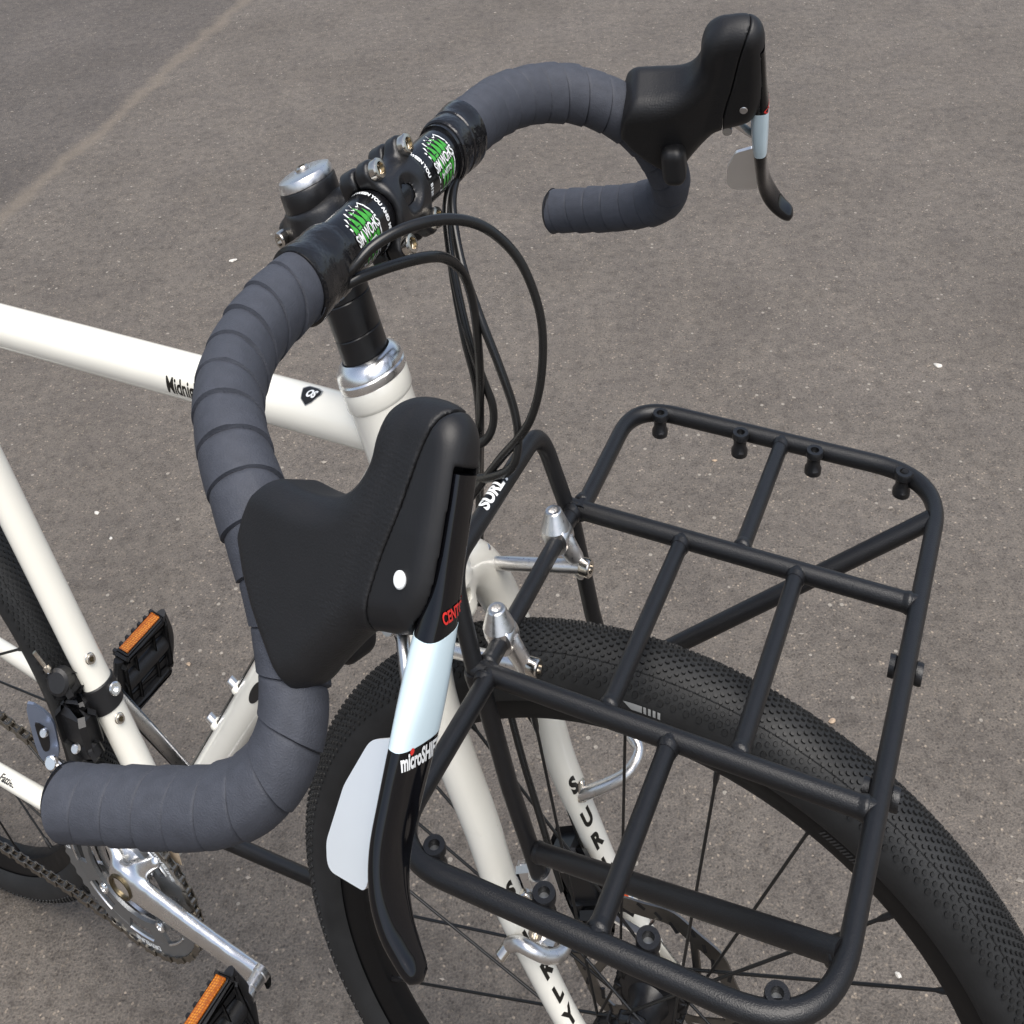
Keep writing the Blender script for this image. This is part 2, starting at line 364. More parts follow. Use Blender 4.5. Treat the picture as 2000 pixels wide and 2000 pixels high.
def nets(f, lo, hi, h):
    lo = A(lo, float); hi = A(hi, float); N = np.ceil((hi - lo) / h).astype(int) + 1
    ax = [lo[i] + h * np.arange(N[i]) for i in range(3)]
    P = np.stack(np.meshgrid(*ax, indexing='ij'), -1); D = f(P); S = D < 0
    nx, ny, nz = N - 1
    acc = np.zeros((nx, ny, nz, 3)); cnt = np.zeros((nx, ny, nz))
    def sl(o): return (slice(o[0], o[0] + nx), slice(o[1], o[1] + ny), slice(o[2], o[2] + nz))
    C8 = [(a, b, c) for a in (0, 1) for b in (0, 1) for c in (0, 1)]
    for c in C8:
        for k in range(3):
            if c[k] == 0:
                e = list(c); e[k] = 1; e = tuple(e)
                a, b = D[sl(c)], D[sl(e)]; x = (a < 0) != (b < 0)
                t = np.where(x, a / np.where(x, a - b, 1), 0)
                for q in range(3):
                    acc[..., q] += np.where(x, c[q] + (t if q == k else 0), 0)
                cnt += x
    has = cnt > 0; idx = -np.ones((nx, ny, nz), int); idx[has] = np.arange(has.sum())
    I = np.argwhere(has); V = lo + h * (I + acc[has] / cnt[has][:, None])
    F = []
    for k in range(3):
        u_, v_ = (k + 1) % 3, (k + 2) % 3
        a = [slice(1, -1) if q != k else slice(0, -1) for q in range(3)]; b = [slice(1, -1) if q != k else slice(1, None) for q in range(3)]
        s0, s1 = S[tuple(a)], S[tuple(b)]; X = np.argwhere(s0 != s1)
        if len(X) == 0: continue
        base = X.copy(); base[:, u_] += 1; base[:, v_] += 1
        def gi(du, dv):
            q = base.copy(); q[:, u_] -= du; q[:, v_] -= dv; return idx[q[:, 0], q[:, 1], q[:, 2]]
        quad = np.stack([gi(1, 1), gi(0, 1), gi(0, 0), gi(1, 0)], 1)
        fl = s1[tuple(X.T)]; quad[fl] = quad[fl][:, ::-1]
        F += [tuple(int(i) for i in q) for q in quad if (q >= 0).all()]
    return V, F

# --- lettering
def text2d(s, size, bold=0.0, align='CENTER'):
    cu = bpy.data.curves.new('lettering', 'FONT'); cu.body = s; cu.size = size; cu.align_x = align; cu.align_y = 'CENTER'; cu.offset = bold; cu.resolution_u = 4
    o = bpy.data.objects.new('lettering', cu); COL.objects.link(o); bpy.context.view_layer.update()
    me = o.to_mesh(); bm = bmesh.new(); bm.from_mesh(me); o.to_mesh_clear()
    if len(bm.verts):
        step = size * 0.13
        for k in (0, 1):
            c = [v.co[k] for v in bm.verts]; lo, hi = min(c), max(c); nrm = (1, 0, 0) if k == 0 else (0, 1, 0)
            for q in range(1, min(90, int((hi - lo) / step) + 1)):
                co = [0, 0, 0]; co[k] = lo + (hi - lo) * q / (int((hi - lo) / step) + 1)
                bmesh.ops.bisect_plane(bm, geom=bm.verts[:] + bm.edges[:] + bm.faces[:], plane_co=co, plane_no=nrm)
    bm.verts.index_update(); V = A([v.co[:2] for v in bm.verts]) if len(bm.verts) else np.zeros((0, 2)); F = [tuple(v.index for v in f.verts) for f in bm.faces]; bm.free()
    bpy.data.objects.remove(o); bpy.data.curves.remove(cu)
    return V, F
def letters(g, s, size, fn, bold=0.0, sx=1.0, sy=1.0, shear=0.0, align='CENTER', off=(0, 0), rot=0.0):
    V, F = text2d(s, size, bold, align)
    if len(V) == 0: return g
    x = V[:, 0] * sx + shear * V[:, 1]; y = V[:, 1] * sy
    x, y = x * math.cos(rot) - y * math.sin(rot), x * math.sin(rot) + y * math.cos(rot)
    return g.add(A([fn(a + off[0], b + off[1]) for a, b in zip(x, y)]), F)
def flatpoly(g, poly, fn, sub=6):
    """a flat 2-D polygon as a print laid on a surface through fn, cut into a fine grid so that it follows the curve"""
    bm = bmesh.new(); bm.faces.new([bm.verts.new((p[0], p[1], 0)) for p in poly])
    p = A(poly, float); ext = np.ptp(p, axis=0); n = max(2, sub * 2)
    for k in (0, 1):
        for q in range(1, n):
            co = [0, 0, 0]; co[k] = p[:, k].min() + ext[k] * q / n
            bmesh.ops.bisect_plane(bm, geom=bm.verts[:] + bm.edges[:] + bm.faces[:], plane_co=co, plane_no=(1, 0, 0) if k == 0 else (0, 1, 0))
    bm.verts.index_update(); V = A([fn(v.co[0], v.co[1]) for v in bm.verts]); F = [tuple(v.index for v in f.verts) for f in bm.faces]; bm.free()
    return g.add(V, F)

# ------------------------------------------------------------------ ground
def ground():
    n = 40; s = 60.0
    x = np.sign(np.linspace(-1, 1, n + 1)) * np.abs(np.linspace(-1, 1, n + 1)) ** 2 * s
    V = [(a, b, 0) for a in x for b in x]; F = [(i * (n + 1) + j, (i + 1) * (n + 1) + j, (i + 1) * (n + 1) + j + 1, i * (n + 1) + j + 1) for i in range(n) for j in range(n)]
    o = bpy.data.objects.new('asphalt_ground', new_mesh('asphalt_ground', V, F, 'asphalt', 0)); COL.objects.link(o)
    o['kind'] = 'structure'; o['label'] = 'worn grey brown asphalt with pale specks under the bicycle'; return o
ground()

bike = bpy.data.objects.new('bicycle', None); COL.objects.link(bike)
bike['label'] = 'cream bicycle with grey taped drop handlebar and black front rack standing on asphalt'; bike['category'] = 'bicycle'

# ------------------------------------------------------------------ frame (rear space)
BB = A([-0.559, 0, 0.262]); RAX = A([-0.972, 0, R_T])
def frame():
    g = G()
    hb, ht = 0.372, 0.5105
    g.lathe([(0.019, hb - .002), (0.0225, hb), (0.0225, ht - .013), (0.0230, ht - .0125), (0.0240, ht - .0105), (0.0240, ht - .001), (0.0234, ht)], A0, U, 48)
    J = A([-0.203, 0, 0.7755]); T2 = A([-0.640, 0, 0.7615])
    g.tube(resample([J, T2], 0.05), 0.0152, 32)
    J2 = AXIS(0.4577); g.tube(resample([J2, BB], 0.05), 0.0168, 32)
    sdir = A([-0.0775, 0, 0.2467]); sdir /= np.linalg.norm(sdir)
    g.tube(resample([BB, BB + sdir * 0.58], 0.05), 0.0153, 32)
    g.tube([BB + A([0, -.036, 0]), BB + A([0, .036, 0])], 0.0205, 32)
    top = BB + sdir * 0.53
    for s in (-1, 1):
        cs = spline([BB + A([-.018, s * .018, -.002]), BB + A([-.09, s * .040, .016]), BB + A([-.2, s * .055, .045]), RAX + A([.02, s * .062, -.012])], 8)
        g.tube(cs, np.linspace(.0112, .0085, len(cs)), 20)
        ss = spline([top + A([-.006, s * .012, 0]), top + A([-.06, s * .04, -.10]), RAX + A([.06, s * .060, .09]), RAX + A([0, s * .063, .008])], 8)
        g.tube(ss, np.linspace(.0095, .0075, len(ss)), 20)
    o = part('frame', g, 'cream', bike, 'R', 35, label='cream painted steel frame')
    return o, sdir
FR, SDIR = frame()
def tt_map(x0, zc=0.0):
    # lettering on the near side of the top tube: u runs along the tube, v around it
    J = A([-0.203, 0, 0.7755]); T2 = A([-0.640, 0, 0.7615]); d = (J - T2) / np.linalg.norm(J - T2)
    up = A([-d[2], 0, d[0]])
    def fn(u_, v_):
        th = v_ / 0.0154 + zc; return A([0, 0, 0]) + J + d * (x0 + u_) + 0.01545 * (-A([0, 1, 0]) * math.cos(th) + up * math.sin(th))
    return fn
g = G(); letters(g, 'Midnight', 0.0135, tt_map(-0.189, 0.05), 0.0003, 0.78, 1.15, 0.0, 'LEFT')
part('name_decal', g, 'blackprint', FR, 'R', 0)
fnb = tt_map(-0.056, 1.20)
sh = [(a * .88, b * .88) for a, b in [(-.009, .004), (-.0065, -.004), (-.001, -.0075), (.004, -.0045), (.009, .002), (.0085, .0055), (.003, .0075), (-.005, .0078)]]
g = G(); flatpoly(g, [(a * 1.12, b * 1.12) for a, b in sh], fnb); part('badge_edge', g, 'greyprint', FR, 'R', 0)
fnb2 = lambda u_, v_: fnb(u_, v_) + A([0, -.0003, .0002])
g = G(); flatpoly(g, sh, fnb2); part('badge', g, 'blackprint', FR, 'R', 0)
fnb3 = lambda u_, v_: fnb(u_, v_) + A([0, -.0005, .0004])
g = G(); letters(g, 'OS', 0.0075, fnb3, 0.0004, 0.8, 1.0, 0.3, off=(.001, .001)); part('badge_print', g, 'white', FR, 'R', 0)
# bottle bolts on seat tube (front face), cable stop bosses on down tube
for hgt in (0.137, 0.200):
    side = A([0, -0.25, 0]) + 0.97 * A([SDIR[2], 0, -SDIR[0]]); side /= np.linalg.norm(side)
    c = BB + SDIR * hgt + side * 0.0150
    g = G(); g.lathe([(.0, .0046), (.0024, .0046), (.0024, .0030)], c, side, 6); part('bolt_socket', g, 'brass', FR, 'R', 20)
    g = G(); g.lathe([(.0052, 0), (.0052, .0006), (.0046, .001), (.0043, .0044), (.0040, .0048), (.0026, .0048), (.0026, .003), (0, .003)], c, side, 24); part('bottle_bolt', g, 'bolt', FR, 'R', 30)
DT0 = AXIS(0.4577); dtd = (BB - DT0) / np.linalg.norm(BB - DT0); dtn = A([dtd[2], 0, -dtd[0]]); dtn = dtn if dtn[2] > 0 else -dtn
for t in (0.338, 0.405):
    c = DT0 + dtd * t + dtn * 0.0160
    g = G(); g.lathe([(.0058, 0), (.0058, .003), (.0052, .0045)], c, dtn, 20); part('bottle_boss', g, 'cream', FR, 'R', 30)
    g = G(); g.lathe([(.0046, .0046), (.0046, .0105), (.0040, .0115), (0.0, .0115)], c, dtn, 20); part('bottle_bolt', g, 'silver', FR, 'R', 30)
g = G()
cl = [DT0 + dtd * t + dtn * 0.0165 + A([0, -.0095, 0]) * 0 for t in (0.270, 0.34, 0.42, 0.520)]
g.tube(cl, 0.0026, 10); part('gear_cable', g, 'cable', FR, 'R')
g = G(); g.lathe([(.0, 0), (.0055, .001), (.0055, .012), (.003, .016), (0, .016)], DT0 + dtd * .262 + dtn * .0165 - dtd * 0, dtd, 16); part('cable_stop', g, 'plastic', FR, 'R')
g = G(); oc = DT0 + dtd * .292 - A([0, 1, 0]) * .0166
op = [(.017 * math.cos(t), .0048 * math.sin(t)) for t in np.linspace(0, 2 * math.pi, 24, endpoint=False)]
g.prism(op, oc, dtd, dtn, -.0006, .0006); part('cable_port', g, 'plastic', FR, 'R', 20)
# chainstay lettering
g = G()
cd_ = A([.11, .0150, -.029]); cd_ /= np.linalg.norm(cd_); no_ = A([.25, -.66, .70]); no_ = no_ - cd_ * (no_ @ cd_); no_ /= np.linalg.norm(no_); up_ = np.cross(no_, cd_)
co = BB + A([-.165, -.0510, .0355]); rc_ = .0116
letters(g, 'Fatties Fit Fine', .0105, lambda u_, v_: co + cd_ * u_ + rc_ * (no_ * math.cos(v_ / rc_ + .15) + up_ * math.sin(v_ / rc_ + .15)), .0003, .72, 1.0, .3); part('stay_print', g, 'blackprint', FR, 'R', 0)

# headset and spacers
g = G(); g.lathe([(.0236, .5105), (.0242, .5118), (.0242, .5150), (.0233, .5160), (.0239, .5170), (.0234, .5200), (.0210, .5232), (.0186, .5248), (.0172, .5252), (.0166, .521)], A0, U, 64)
HS = part('headset', g, 'polished', bike, 'F', 35, label='polished silver upper headset cup')
for h0, h1, r in ((.5240, .5390, .0163), (.5392, .5590, .0163), (.5592, .5670, .0163), (.5672, .573, .0172)):
    g = G(); g.lathe([(r - .0004, h0), (r, h0 + .0006), (r, h1 - .0006), (r - .0004, h1)], A0, U, 48); part('spacer', g, 'black', HS, 'F', 30)

# ------------------------------------------------------------------ stem
SB = A([-0.1790, 0, 0.9125]); NF = A([0.893, 0, 0.450]); NF /= np.linalg.norm(NF); UF = A([-NF[2], 0, NF[0]]); Y = A([0, 1.0, 0])
def stem():
    lo_, hi_ = AXIS(.572), AXIS(.613)
    def f(P):
        d = s_cyl(P, lo_, hi_, .0205, .003)
        d = smin(d, s_caps(P * A([1, 1.0, 1]), AXIS(.594), SB - NF * .006, .0165, .0175), .010)
        d = smin(d, s_cyl(P, SB - Y * .021, SB + Y * .021, .0205, .003), .006)
        # clamp block at the rear of the steerer clamp
        d = smin(d, s_box(P, AXIS(.592) - NRM * .0195 - Y * 0, (NRM, Y, U), (.0075, .013, .0175), .005), .006)
        for s in (-1, 1):
            for k in (-1, 1):
                d = smin(d, s_cyl(P, SB + UF * (k * .0200) + Y * (s * .0170) - NF * .012, SB + UF * (k * .0200) + Y * (s * .0170) + NF * .0005, .0066, .002), .004)
        d = smax(d, -((P - SB) @ NF - .0010) * -1.0, .0006)     # cut flat at the bar plane
        d = smax(d, -s_cyl(P, SB - Y * .05, SB + Y * .05, .0158, .0005), .0005)
        return d
    V, F = nets(f, AXIS(.592) + A([-.035, -.030, -.045]), SB + A([.03, .030, .040]), .0016)
    g = G(); g.add(V, F); o = part('stem', g, 'stem', bike, 'F', 60, label='short black four bolt stem')
    def fp(P):
        q = (P - SB)
        d = s_cyl(P, SB - Y * .0205, SB + Y * .0205, .0206, .004)
        for s in (-1, 1):
            for k in (-1, 1):
                c = SB + UF * (k * .0200) + Y * (s * .0170)
                d = smin(d, s_cyl(P, c + NF * .002, c + NF * .0125, .0068, .0025), .005)
        # waist between the lugs
        d = smax(d, -(s_caps(P, SB + UF * .034 + NF * .012, SB + UF * .034 + NF * .03, .0115)), .004)
        d = smax(d, -(s_caps(P, SB - UF * .034 + NF * .012, SB - UF * .034 + NF * .03, .0115)), .004)
        for s in (-1, 1): d = smax(d, -s_caps(P, SB + Y * (s * .031) + NF * .010, SB + Y * (s * .031) + NF * .03, .0118), .004)
        e = q - NF * .0235
        hole = np.sqrt((e @ UF / .0140) ** 2 + (e @ Y / .0108) ** 2 + (e @ NF / .0085) ** 2) - 1
        d = smax(d, -hole * .0085, .0010)
        d = smax(d, -((q @ NF) - .0020), .0006)
        d = smax(d, -s_cyl(P, SB - Y * .05, SB + Y * .05, .0160, .0005), .0005)
        return d
    V, F = nets(fp, SB + A([-.03, -.030, -.035]), SB + A([.035, .030, .035]), .0011)
    g = G(); g.add(V, F); part('faceplate', g, 'stem', o, 'F', 60)
    for s in (-1, 1):
        for k in (-1, 1):
            c = SB + UF * (k * .0200) + Y * (s * .0170) + NF * .0118
            g = G(); g.lathe([(.0052, 0), (.0054, .0012), (.0054, .0050), (.0048, .0062), (.0032, .0064), (.0032, .0030)], c, NF, 24); part('bolt', g, 'bolt', o, 'F', 30)
            g = G(); g.lathe([(.0031, .0032), (0, .0028)], c, NF, 6); part('bolt_socket', g, 'brass', o, 'F', 0)
    for hh, zz in ((.584, -1), (.602, -1)):
        c = AXIS(hh) - NRM * .0205 - Y * .0125
        g = G(); g.lathe([(.0046, 0), (.0048, .001), (.0048, .0052), (.0042, .006), (.0027, .006), (.0027, .003), (0, .003)], c, -Y - NRM * .25, 20); part('clamp_bolt', g, 'bolt', o, 'F', 30)
    g = G(); g.lathe([(.0184, .6125), (.0188, .6135), (.0188, .6220), (.0182, .6232)], A0, U, 48); part('top_cap_ring', g, 'stem', o, 'F', 30)
    g = G(); g.lathe([(.0176, .6230), (.0181, .6236), (.0181, .6262), (.0170, .6284), (.0138, .6294), (.0060, .6298), (.0050, .6290), (.0, .6290)], A0, U, 48); part('top_cap', g, 'silver', o, 'F', 30)
    g = G(); g.lathe([(.0044, .6285), (.0044, .6312), (.0038, .6320), (.0024, .6320), (.0024, .6300), (0, .6300)], A0, U, 20); part('top_cap_bolt', g, 'bolt', o, 'F', 30)
    return o
STEM = stem()

# ------------------------------------------------------------------ handlebar, tape
HALF = [(-.179, .0, .9125), (-.179, .05, .9125), (-.1788, .09, .9130), (-.1783, .122, .9138), (-.175, .155, .9120), (-.1625, .186, .9090), (-.145, .208, .9040), (-.127, .223, .8962),
        (-.110, .2355, .8850), (-.0960, .2465, .8705), (-.0870, .2565, .8540), (-.0825, .2665, .8385), (-.0850, .2770, .8245), (-.0960, .2860, .8125), (-.1140, .2920, .8035), (-.1350, .2955, .7970), (-.1690, .3010, .7890), (-.2030, .3055, .7813)]
def side_path(s): return A([(x, s * y, z) for x, y, z in HALF])
g = G(); pc = resample(spline([(-.179, y, .9125) for y in (-.105, -.05, 0, .05, .105)], 4), .01); g.tube(pc, np.where(np.abs(pc[:, 1]) < .068, .0159, .0150), 40)
HB = part('handlebar', g, 'barblack', bike, 'F', 40, label='black drop handlebar wrapped in dark grey tape')
def tape_mesh(path, r, pitch, hand, ns=48, K=18, lip=.0013):
    """tape wound round the bar: rows follow the winding, so every overlap is a clean edge"""
    p = resample(path, .0010); t = np.gradient(p, axis=0); t /= np.linalg.norm(t, axis=1)[:, None]
    s = np.r_[0, np.cumsum(np.linalg.norm(np.diff(p, axis=0), axis=1))]; L = s[-1]
    nr = np.zeros_like(p); n0 = A([0, 0, 1.0])
    for i in range(len(p)): n0 = n0 - t[i] * (n0 @ t[i]); n0 /= np.linalg.norm(n0); nr[i] = n0
    # uneven positions inside one turn: dense at the overlap
    w = np.r_[np.linspace(0, .050, 5), np.linspace(.050, .985, K - 5 + 1)[1:]]
    def lift(x):
        step = np.interp(x, [0, .010, .030, .045, .10, .5, .985, 1.0], [-.0004, -.0009, -.0009, -.0004, -.0001, .0002, .0003, .0002]); return step + lip * (x - .5) * .32
    turns = int(L / pitch) + 3; V = []; rows = [(q, x) for q in range(-2, turns) for x in w]
    for q, x in rows:
        for j in range(ns):
            th = 2 * math.pi * j / ns; sv = (q + x + (j / ns if hand > 0 else 1 - j / ns)) * pitch
            sv = min(max(sv, 0), L); k = min(int(sv / L * (len(p) - 1)), len(p) - 2); f = sv / L * (len(p) - 1) - k
            c = p[k] * (1 - f) + p[k + 1] * f; n_ = nr[k] * (1 - f) + nr[k + 1] * f; tt = t[k]; b = np.cross(tt, n_)
            rr = r * float(np.interp(sv / L, [0, .42, .58, 1], [.985, .985, .91, .895])) + lift(x) + .00025 * math.sin(2.0 * th + q * 1.7) + .0002 * math.sin(5 * q + 3 * th)
            V.append(c + rr * (math.cos(th) * n_ + math.sin(th) * b))
    F = []; mi = []; R = len(rows)
    for i in range(R - 1):
        for j in range(ns):
            if j < ns - 1: a0, a1, b0, b1 = i * ns + j, i * ns + j + 1, (i + 1) * ns + j, (i + 1) * ns + j + 1
            else:
                # closing the turn: the next column starts one turn later (or earlier)
                sh = K if hand > 0 else -K
                if not (0 <= i + sh and i + 1 + sh < R): continue
                a0, a1, b0, b1 = i * ns + j, (i + sh) * ns, (i + 1) * ns + j, (i + 1 + sh) * ns
            F.append((a0, a1, b1, b0)); x = rows[i][1]; mi.append(1 if .005 < x < .020 else 0)
    return A(V), F, mi
def arc_from(path, s0, s1):
    p = resample(path, .0008); s = np.r_[0, np.cumsum(np.linalg.norm(np.diff(p, axis=0), axis=1))]
    return p[(s >= s0) & (s <= s1)], s[-1]
for sgn, nm in ((-1, 'right'), (1, 'left')):
    fp_ = spline(side_path(sgn), 10); tot = arc_from(fp_, 0, 9)[1]
    pp, _ = arc_from(fp_, .094, tot)
    V, F, mi = tape_mesh(pp, .0174, .0185, sgn)
    g = G(); g.add(V, F)
    o = part('bar_tape', g, 'tape', HB, 'F', 50, label='dark grey tape wound round the %s drop' % nm)
    o.data.materials.append(M['tape_gap']); o.data.polygons.foreach_set('material_index', mi)
    pf, _ = arc_from(fp_, .0685, .1015)
    n_ = len(pf); rr = .0183 + .0004 * np.sin(np.linspace(0, 9, n_)) + np.where(np.linspace(0, 1, n_) > .45, .0007, 0); rr[:2] = .0176; rr[-2:] = .0176
    g = G(); g.tube(pf, rr, 40); part('finishing_tape', g, 'electrical', HB, 'F', 30)
    pf, _ = arc_from(fp_, .0650, .0700); g = G(); g.tube(pf, .0172, 40); part('finishing_tape_edge', g, 'electrical', HB, 'F', 30)
    e = fp_[-1]; d = fp_[-1] - fp_[-4]; d /= np.linalg.norm(d)
    g = G(); g.lathe([(.0148, -.002), (.0153, .0), (.0153, .0014), (.0140, .0032), (.010, .0042), (0, .0042)], e, d, 36); part('end_plug', g, 'plastic', HB, 'F', 30)

# printed logo on the bar either side of the stem (flat print)
def bar_map(y0, th0, r):
    def fn(u_, v_):
        th = th0 + v_ / .0159; return A([SB[0], 0, SB[2]]) + A([r * math.cos(th), y0 + u_, r * math.sin(th)])
    return fn
LEAF_TOP = [(-.0150, .0040), (-.0160, .0105), (-.0128, .0088), (-.0118, .0135), (-.0088, .0105), (-.0062, .0165), (-.0032, .0125), (-.0002, .0180), (.0026, .0135), (.0062, .0190), (.0088, .0140), (.0128, .0165), (.0148, .0085), (.0160, .0030)]
LEAF_BOT = [(.0158, -.0040), (.0140, -.0095), (.0132, -.0150), (.0108, -.0118), (.0078, -.0172), (.0056, -.0128), (.0022, -.0186), (.0002, -.0135), (-.0034, -.0192), (-.0052, -.0135), (-.0088, -.0205), (-.0110, -.0120), (-.0134, -.0060)]
LOGO = LEAF_TOP + LEAF_BOT
for sgn in (-1, 1):
    y0, th0, k = sgn * .0470, math.radians(26), 0.95
    g = G(); flatpoly(g, [(a * .80 * k, b * 1.06 * k) for a, b in LOGO], bar_map(y0, th0, .01602), 3); part('logo_outline', g, 'white', HB, 'F', 0)
    g = G(); flatpoly(g, [(a * .73 * k, b * .98 * k) for a, b in LOGO], bar_map(y0, th0, .01612), 3); part('logo_ground', g, 'blackprint', HB, 'F', 0)
    g = G()
    for cx, top, bot, sl in ((-.0118, .0105, -.0075, .0010), (-.0060, .0140, -.0165, .0022), (.0002, .0160, -.0165, .0024), (.0062, .0165, -.0150, .0022), (.0112, .0125, -.0125, .0012)):
        w_ = .0017
        poly = [(cx - sl - w_ * .3, top), (cx + w_ * 1.1, top * .45), (cx + w_ * 1.15, -.001), (cx + sl * .6 + w_ * .7, bot * .6), (cx + sl * .2, bot), (cx - w_ * 1.0, bot * .5), (cx - w_ * 1.2, .001), (cx - w_ * 1.3 - sl * .4, top * .55)]
        flatpoly(g, [(a * .76 * k, b * .98 * k) for a, b in poly], bar_map(y0, th0, .01622), 3)
    part('logo_leaves', g, 'green', HB, 'F', 0)
    bm = bar_map(y0, th0, .01628)
    g = G(); letters(g, 'SiM WOrKS', .0064, bm, .0006, .74, 1.25, 0, off=(0, .0004), rot=.10); part('logo_print_shade', g, 'blackprint', HB, 'F', 0)
    bm = bar_map(y0, th0, .01636)
    g = G(); letters(g, 'SiM WOrKS', .0064, bm, .00012, .74, 1.25, 0, off=(0, .0004), rot=.10)
    letters(g, 'by NITTO', .0040, bm, .00010, .74, 1.1, 0, off=(-.0003, -.0056), rot=.10); part('logo_print', g, 'white', HB, 'F', 0)
    def ring_map(yc):
        return lambda u_, v_: A([SB[0], 0, SB[2]]) + A([.01608 * math.cos(math.radians(30) - u_ / .0159), yc + v_, .01608 * math.sin(math.radians(30) - u_ / .0159)])
    g = G(); letters(g, 'BETWEEN YOU AND ME   BETWEEN YOU' if sgn < 0 else 'BETWEEN YOU   B135', .0036, ring_map(sgn * .0265), .00018, .95, 1.0, 0, off=(.004 if sgn < 0 else -.004, 0)); part('ring_print', g, 'white', HB, 'F', 0)

# ------------------------------------------------------------------ brake and shift levers
H_AT = A([-.11, .235, .886]); H_F = A([.9738, .195, .1167]); H_G = A([0, -.5135, .8581]); H_N = A([-.2272, .8356, .5001])
PROF = [(-2, 24), (12, 26.5), (30, 25.5), (46, 27), (56, 32.5), (62.5, 42), (64.5, 52), (69, 61), (78, 66.5), (89, 68), (100, 66.5), (107, 61), (109, 50), (107.5, 25), (105, 6), (98, -6), (90, -10), (74, -13), (66, -17), (51, -32), (42, -41), (28, -46.5), (1, -38), (-12, -19), (-17.5, 0), (-13, 18)]
PROF_S = spline(PROF, 4, closed=True)
SEAM = [(100.5, 80), (101, 68), (96.5, 62), (92, 52), (88.5, 41), (84.5, 28), (79.5, 15), (76, 3), (74.5, -6), (73, -30)]
def loc2b(p, sgn):
    q = np.atleast_2d(p) / 1000.0; P = H_AT + q[:, :1] * H_F + q[:, 1:2] * H_G + q[:, 2:3] * H_N
    return P * A([1, sgn, 1])
def hood_sdf(P):
    x, y, z = P[..., 0], P[..., 1], P[..., 2]
    rnd = 11.5
    d2 = s_poly(x, y, PROF_S) + rnd
    wv = 20.0 - 6.8 * np.clip((x - 14 - .35 * (y + 20)) / 42, 0, 1) ** 1.2 - 1.4 * np.clip((y - 25) / 35, 0, 1)
    dn = np.abs(z + 1.8) - wv + rnd
    d = np.minimum(np.maximum(d2, dn), 0) + np.hypot(np.maximum(d2, 0), np.maximum(dn, 0)) - rnd
    cut = (np.interp(y, [-70, -56, -41, -26, -9, 2, 10, 18, 24, 30], [46, 40, 31.0, 18.5, 5.0, -1.0, .5, 4.0, 9.0, 15.0]) - x) * .8
    return smax(d, cut, 3.5)
SEAM = spline(SEAM, 6); _sy = SEAM[::-1, 1]; _sx = SEAM[::-1, 0]
def seam_x(y): return np.interp(y, _sy, _sx)
HOODV, HOODF = nets(lambda P: smax(hood_sdf(P), P[..., 0] - seam_x(P[..., 1]) + .15, 1.0), (-26, -60, -28), (112, 76, 24), 1.2)
# front cover: the piece ahead of the seam, with the channel that takes the lever
def cover_sdf(P):
    d = smax(hood_sdf(P) + .15, seam_x(P[..., 1]) + .25 - P[..., 0], 1.0)
    ch = np.maximum(np.maximum(np.abs(P[..., 2] + 2.0) - 7.6, P[..., 1] - 49), 99.0 - .06 * (50 - P[..., 1]) - P[..., 0])
    return smax(d, -ch, .8)
COVV, COVF = nets(cover_sdf, (66, -20, -20), (114, 74, 18), 1.0)
LEV = spline([(105.5, 47, -2.0, 6.6, 3.2), (105.2, 36, -2.2, 6.8, 3.6), (104.0, 16, -2.4, 7.2, 4.6), (102.6, 0, -2.4, 8.6, 6.4), (101.4, -14, -2.0, 10.2, 6.8), (100.6, -30, -1.2, 11.8, 6.2), (100.0, -46, .4, 12.4, 5.2), (99.6, -62, 2.6, 12.0, 4.7), (100.0, -78, 5.0, 11.4, 4.6), (102.6, -91, 5.6, 10.4, 4.6), (107.6, -101.5, 4.6, 9.2, 4.5), (113.6, -109, 3.0, 7.6, 4.3), (118.4, -113.2, 2.2, 6.4, 3.8), (121.0, -115.2, 1.8, 4.8, 2.8), (122.4, -116, 1.8, 1.2, 1.0)], 10)
def lever_loft(i0, i1, sgn, slant0, slant1, shrink=0.0):
    """rings i0..i1 of the lever; the two end rings are slanted across the blade as the colour joints are"""
    ns = 28; th = np.linspace(0, 2 * math.pi, ns, endpoint=False); ct, st = np.cos(th), np.sin(th); ex = 2 / 2.8
    cx = np.sign(ct) * np.abs(ct) ** ex; sx_ = np.sign(st) * np.abs(st) ** ex
    c = LEV[:, :3]; s = np.r_[0, np.cumsum(np.linalg.norm(np.diff(c, axis=0), axis=1))]
    def at(sv): return A([np.interp(sv, s, LEV[:, j]) for j in range(5)])
    V = []; rings = np.linspace(0, 1, max(6, int((s[i1] - s[i0]) / 2.0)))
    for r in rings:
        row = []
        for q in range(ns):
            sl = (slant0 * (1 - r) + slant1 * r)
            s_here = s[i0] + (s[i1] - s[i0]) * r
            a0 = at(s_here); sv = np.clip(s_here + sl * cx[q] * a0[3], 0, s[-1])
            a = at(sv); b_ = at(min(sv + .5, s[-1])); a_ = at(max(sv - .5, 0)); t = b_[:3] - a_[:3]; t /= np.linalg.norm(t)
            nrm = np.cross(t, A([0, 0, 1.0])); nrm /= np.linalg.norm(nrm); lat = np.cross(nrm, t)
            row.append(a[:3] + (a[3] - shrink) * cx[q] * lat + (a[4] - shrink) * sx_[q] * nrm)
        V += row
    k = len(rings); F = []
    for i in range(k - 1):
        for q in range(ns): F.append((i * ns + q, i * ns + (q + 1) % ns, (i + 1) * ns + (q + 1) % ns, (i + 1) * ns + q))
    F.append(tuple(range(ns - 1, -1, -1))); F.append(tuple((k - 1) * ns + q for q in range(ns)))
    return loc2b(V, sgn), F
_ls = np.r_[0, np.cumsum(np.linalg.norm(np.diff(LEV[:, :3], axis=0), axis=1))]
def lev_at(sv): return A([np.interp(sv, _ls, LEV[:, j]) for j in range(5)])
